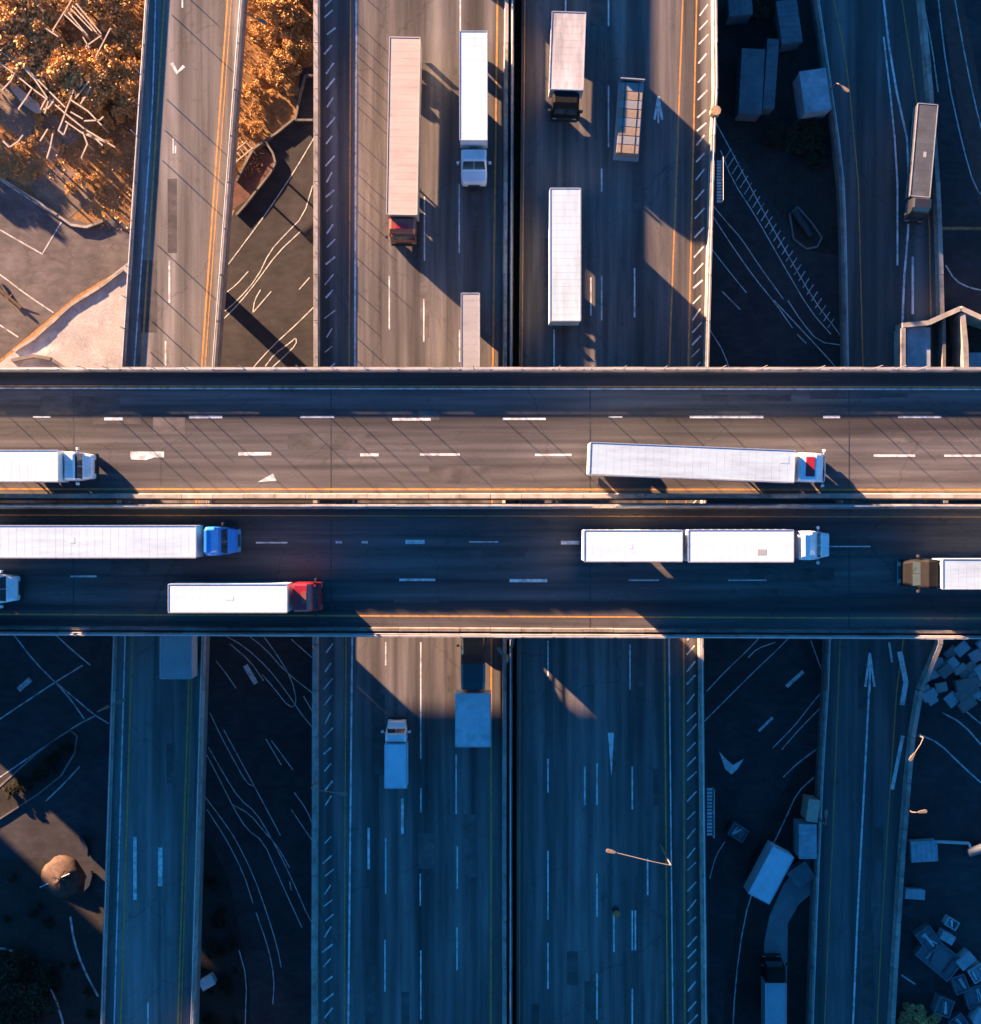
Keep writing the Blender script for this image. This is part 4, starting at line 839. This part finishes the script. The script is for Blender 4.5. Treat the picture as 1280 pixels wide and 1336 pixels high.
# ------------------------------------------------------------------ lamps, posts, platforms
LAMPP = mat('weathered lamp paint', (.20, .15, .11), .6, var=.2)
def lamp(bx, by, hx, hy, z, h, label, twin=None):
    b = W(bx, by, z); e = empty('street_lamp', (b.x, b.y, z), 0, label, 'street lamp'); H_ = W(hx, hy, z+h)-Vector((b.x, b.y, z))
    p = MB(); p.tube((0, 0, -.05), (0, 0, .5), .17, .15, 12); p.tube((0, 0, .5), (0, 0, h-.3), .11, .06, 10); p.build('pole', LAMPP, e)
    for hd in ([H_] if twin is None else [H_, W(*twin, z+h)-Vector((b.x, b.y, z))]):
        a = MB(); mid = Vector((hd.x*.3, hd.y*.3, h-.02)); a.tube((0, 0, h-.32), mid, .05, .045, 8); a.tube(mid, (hd.x, hd.y, h), .045, .04, 8); ar = a.build('arm', LAMPP, e)
        d = Vector((hd.x, hd.y)); d = d.normalized() if d.length > .01 else Vector((1, 0)); l_ = MB()
        n_ = Vector((-d.y, d.x)); C_ = Vector((hd.x, hd.y)); L = .42
        l_.prism([tuple(C_-d*L-n_*.10), tuple(C_+d*L*.6-n_*.17), tuple(C_+d*L-n_*.10), tuple(C_+d*L+n_*.10), tuple(C_+d*L*.6+n_*.17), tuple(C_-d*L+n_*.10)], h-.07, h+.07)
        lh = l_.build('lamp_head', LAMPP, e, bevel=.02); q = MB(); q.box(C_.x-.12, C_.x+.12, C_.y-.12, C_.y+.12, h-.10, h-.071); q.build('lens', LENS, lh)
    return e
lamp(661, 854, 668, 841, LM, 7, 'twin-armed street lamp on the median just below the overpass', (653, 850))
lamp(323, 44, 343, 28, 0, 7, 'white-headed street lamp beside the tawny trees')
lamp(862, 1103, 797, 1111, LM, 7.5, 'long-armed street lamp reaching over the northbound lanes')
lamp(1078, 124, 1103, 116, LR, 4, 'bright street lamp on the west parapet of the right ramp')
lamp(1182, 1054, 1204, 1059, LR, 2.2, 'street lamp reaching east over the shaded frontage road')
lamp(1196, 958, 1190, 988, LR, 2.4, 'street lamp with short arm where the right ramp bends')
lamp(140, 922, 158, 915, LM, 3.5, 'dark street lamp on the west parapet of the left ramp')
lamp(413, 1018, 447, 1036, LM, 4, 'street lamp over the hatched shoulder of the southbound highway')
lamp(1066, 1066, 1078, 1062, LR, 3.5, 'short-armed street lamp on the right ramp near the boxes')
p = W(803, 1187, LM); e = empty('warning_post', (p.x, p.y, LM), 0, 'dark round-capped post standing on the northbound highway lanes', 'post')
m_ = MB(); m_.tube((0, 0, 0), (0, 0, .12), .35, .3, 14); m_.tube((0, 0, .12), (0, 0, 1.3), .14, .10, 12); m_.build('post', DARK, e); m_ = MB(); m_.tube((0, 0, 1.3), (0, 0, 1.42), .3, .2, 14); m_.build('cap', mat('orange cap', (.4, .16, .03), .5), e)
def post(p, z, h, r, label, grp):
    m_ = MB(); m_.tube((0, 0, -.3), (0, 0, h), r, r*.8, 7); o = m_.build('slim_post', GALV); o.location = (p.x, p.y, z); tag(o, label, 'post', grp)
x = -700
rp = random.Random(21)
while x < 1290:
    post(W(x, lerp(ND0, x)+3.5, LU), LU+1.0, rp.choice((1.2, 1.9, 2.4, 2.6)), .036, 'slim steel post on the north parapet of the overpass', 'slim posts on the north parapet'); x += rp.choice((30, 42, 52, 74, 110))
y = -260
while y < 480:
    post(W(lerp(LWALL, y)+4.5, y, LM), LM+.95, rp.choice((.6, 1.0, 1.4)), .036, 'slim steel post on the west parapet of the central highway', 'slim posts on the highway parapet'); y += rp.choice((18, 24, 30, 44))
y = -200
while y < 480:
    post(W(lerp(RW, y)+3.2, y, LM), LM+.9, rp.choice((.8, 1.3, 1.8)), .045, 'slim steel post added on the left ramp parapet for its thin shadow', 'added shadow-casting posts on the left ramp'); y += rp.choice((40, 60, 110))  # posts added along the ramp to throw thin diagonal shadow lines
def platform(px, py0, py1, wpx, z, label, m=GALV):
    a, b = W(px, py0, z), W(px, py1, z); c = (a+b)/2; L = abs(a.y-b.y)/2; w_ = M(wpx, z)/2
    e = empty('service_platform', (c.x, c.y, z), 0, label, 'platform')
    m_ = MB(); n = 14
    for i in range(n): m_.box(-w_, w_, -L+2*L*i/n, -L+2*L*(i+.7)/n, -.05, 0)
    m_.build('grating', m, e); r = MB()
    for yy in (-L, 0, L): r.tube((w_, yy, -.05), (w_, yy, 1.0), .03, seg=6)
    r.tube((w_, -L, 1.0), (w_, L, 1.0), .035, seg=6); r.build('handrail', m, e)
platform(938.5, 208, 264, 6, LM+.2, 'narrow steel platform outside the east parapet, north of the overpass')
platform(926, 1027, 1090, 7, LM+.2, 'narrow steel platform outside the east parapet, south of the overpass')
m_ = MB(); q = W(933, 146, LM+1.2); m_.tube((0, 0, -.4), (0, 0, .45), .5, .42, 9); m_.tube((0, 0, .45), (0, 0, .52), .46, .46, 9); o = m_.build('cable_drum', mat('weathered wood', (.34, .22, .12), .85, var=.4, scale=6)); o.location = q; tag(o, 'round wooden drum on the east parapet of the highway', 'drum')

# ------------------------------------------------------------------ things in the shaded yards
bricks('cargo_container', 'long dark container, largest in the shaded yard beside the highway', 'container', 981, 106, 29, 84, 2.6, -3, GB)
bricks('cargo_container', 'narrow dark container lying beside the longest one in the shaded yard', 'container', 1006, 96, 14, 90, 2.2, -4, GB)
bricks('cargo_container', 'small dark container at the top edge beside the highway', 'container', 966, 8, 30, 22, 2.6, 4, GB)
bricks('cargo_container', 'dark container near the top edge, close to the right ramp', 'container', 1030, 28, 26, 56, 2.4, 8, GB)
bricks('utility_cabinet', 'pale ribbed cabinet against the west side of the right ramp', 'cabinet', 1064, 118, 34, 54, 3.2, 8, LB)
bricks('utility_cabinet', 'small tan cabinet lit beside the right ramp, south of the overpass', 'cabinet', 1061, 1058, 14, 28, 2.6, -8, mat('tan panel', (.45, .34, .26), .6, var=.2))
bricks('utility_cabinet', 'pale blue cabinet beside the right ramp below the tan one', 'cabinet', 1054, 1098, 22, 44, 2.6, 0, LB)
bricks('utility_cabinet', 'dark ribbed cabinet at the bend of the pale path', 'cabinet', 1046, 1142, 28, 24, 1.4, 35, GB)
bricks('crate', 'small dark crate on the shaded collector road', 'crate', 963, 1086, 22, 17, 1.0, -30, GB)
m_ = MB(); P = [W(*q, 0) for q in ((938, 980), (947, 990), (956, 998), (970, 990), (962, 1003), (954, 1010), (946, 1003))]; c = sum(P, Vector())/len(P)
m_.prism([(p.x-c.x, p.y-c.y) for p in P], .02, .14); o = m_.build('torn_sheet', mat('white plastic', (.55, .55, .55), .5)); o.location = (c.x, c.y, 0.006); tag(o, 'torn white plastic sheet on the dark collector road', 'sheet')
bricks('crate', 'small white crate at the foot of the left ramp, near the bottom edge', 'crate', 270, 1283, 18, 12, 1.2, 30, mat('white crate paint', (.62, .62, .62), .5))
# dark debris spit on the planting island
m_ = MB(); m_.tube(W(1036, 275, .4), W(1058, 308, .4), .4, .3, 9); tag(m_.build('pipe_section', DARK), 'thick dark pipe lying on the kerbed island in the shaded yard', 'pipe')
# low pale building by the right ramp
bw = W(1178, 480, 0); e = empty('concrete_building', (*W(1225, 450, 0)[:2], 0), 0, 'roofless pale concrete building with thick walls, right edge beside the overpass', 'building'); o0 = e.location
def wl(pts, wd, h): 
    m2 = MB()
    for a, b in zip(pts, pts[1:]): A, B = W(*a, h)-o0, W(*b, h)-o0; m2.beam(A, B, wd, -.1, h)
    return m2
wl([(1178, 424), (1212, 421), (1236, 410), (1254, 402), (1284, 416), (1330, 430)], .45, 3.4).build('wall', CONC, e); wl([(1179, 428), (1179, 520)], .4, 3.38).build('wall', CONC, e); wl([(1256, 408), (1260, 450), (1262, 520)], .5, 3.3).build('wall', CONC, e); wl([(1232, 416), (1232, 520)], .3, 2.9).build('wall', CONCD, e)
m2 = MB(); A, B = W(1183, 520, 2.8)-o0, W(1214, 427, 2.8)-o0; m2.box(A.x, B.x, A.y, B.y, 2.6, 2.8); m2.build('roof', LB, e)
m2 = MB(); A, B = W(1264, 520, 2.4)-o0, W(1300, 460, 2.4)-o0; m2.box(A.x, B.x, A.y, B.y, 2.2, 2.4); m2.build('roof', LB, e)
# pale blocks by the bend of the right ramp
for i in range(26):
    px, py = rp.uniform(1208, 1296), rp.uniform(842, 922)
    if (px-1208)*.55 < (py-915) or py > 955-(px-1200)*.35+rp.uniform(-6, 6): continue
    bricks('concrete_block', 'pale concrete block in the heap beside the bend of the right ramp', 'concrete block', px, py, rp.uniform(12, 34), rp.uniform(9, 18), rp.uniform(.3, .9), rp.choice((30, 34, -56, 12, 40)), rp.choice((LB, LB, CONC, CONCD)), 0, 'pale blocks beside the right ramp', lid=False)
# crates, trays and a tank in the south-east yard
bricks('steel_tray', 'square pale-rimmed steel tray on the shaded frontage road', 'tray', 1206, 1111, 34, 26, 1.1, 3, LB)
m_ = MB(); A, B = W(1222, 1098, .5), W(1264, 1100, .5); m_.tube(A, B, .16, seg=10); m_.tube(B, B+Vector((.3, -.9, 0)), .14, seg=10); tag(m_.build('steel_pipe', GALV), 'grey steel pipe lying beside the square tray', 'pipe')
m_ = MB(); A, B = W(1264, 1112, .46), W(1290, 1104, .46); m_.tube(A, B, .45, seg=18); m_.tube(A.lerp(B, -.06), A, .3, .45, 18); m_.tube(B, B.lerp(A, -.06), .45, .3, 18); tag(m_.build('storage_tank', GB), 'horizontal round tank at the right edge of the frontage road', 'tank')
bricks('crate', 'long pale crate alone on the frontage road below the square tray', 'crate', 1194, 1167, 25, 12, .8, -4, LB)
k = 0
for px, py, w_, d_, h, rot, m_ in ((1212, 1226, 22, 30, 1.2, 35, GB), (1242, 1205, 16, 11, 1.0, -30, LB), (1237, 1224, 17, 11, 1.3, -30, LB), (1226, 1250, 54, 34, 1.1, -40, GB), (1261, 1254, 22, 14, 1.4, 40, LB), (1253, 1284, 18, 22, 1.2, 20, GB), (1276, 1270, 20, 18, 1.5, 30, LB), (1232, 1314, 20, 22, 1.4, -20, GB), (1273, 1300, 26, 26, 1.0, 15, GB), (1284, 1330, 22, 20, 1.7, -25, LB), (1250, 1334, 20, 16, .9, 35, GB)):
    bricks('crate', ('pale' if m_ is LB else 'dark')+' crate in the jumbled stack at the bottom right corner', 'crate', px, py, w_, d_, h, rot, m_, 0, ('pale' if m_ is LB else 'dark')+' crates at the bottom right corner')
# collapsed canopy on the waste ground
p = W(82, 1144, 0); e = empty('collapsed_canopy', (p.x, p.y, 0), 0, 'collapsed brown canopy with a leaning pole on the waste ground', 'canopy')
mb = MB(); n = 22; rg2 = random.Random(3); ring = [[(r_*math.cos(6.283*i/n)*rg2.uniform(.9, 1.06), r_*math.sin(6.283*i/n)*rg2.uniform(.9, 1.06), h_*rg2.uniform(.8, 1.1)) for i in range(n)] for r_, h_ in ((2.1, .02), (1.6, .3), (1.0, .6), (.4, .85), (.04, .95))]
mb.sections(ring); mb.build('tarpaulin', mat('brown tarpaulin', (.06, .033, .022), .85, var=.5, scale=2.5), e, smooth=True)
mb = MB(); mb.tube((-2.2, -1.0, .05), (1.0, .6, 1.1), .05); mb.build('pole', GALV, e)
for q, (px, py) in enumerate(((112, 1104), (116, 1150))):
    m_ = MB(); m_.prism([(0, -1.1), (.35, -.2), (.25, .9), (-.1, 1.2), (-.3, .2)], 0, .5, rot=R(20-40*q)); o = m_.build('debris_heap', DARK, bevel=.08); o.location = W(px, py, 0); tag(o, ('upper' if q == 0 else 'lower')+' black sack-like heap beside the collapsed canopy', 'heap')
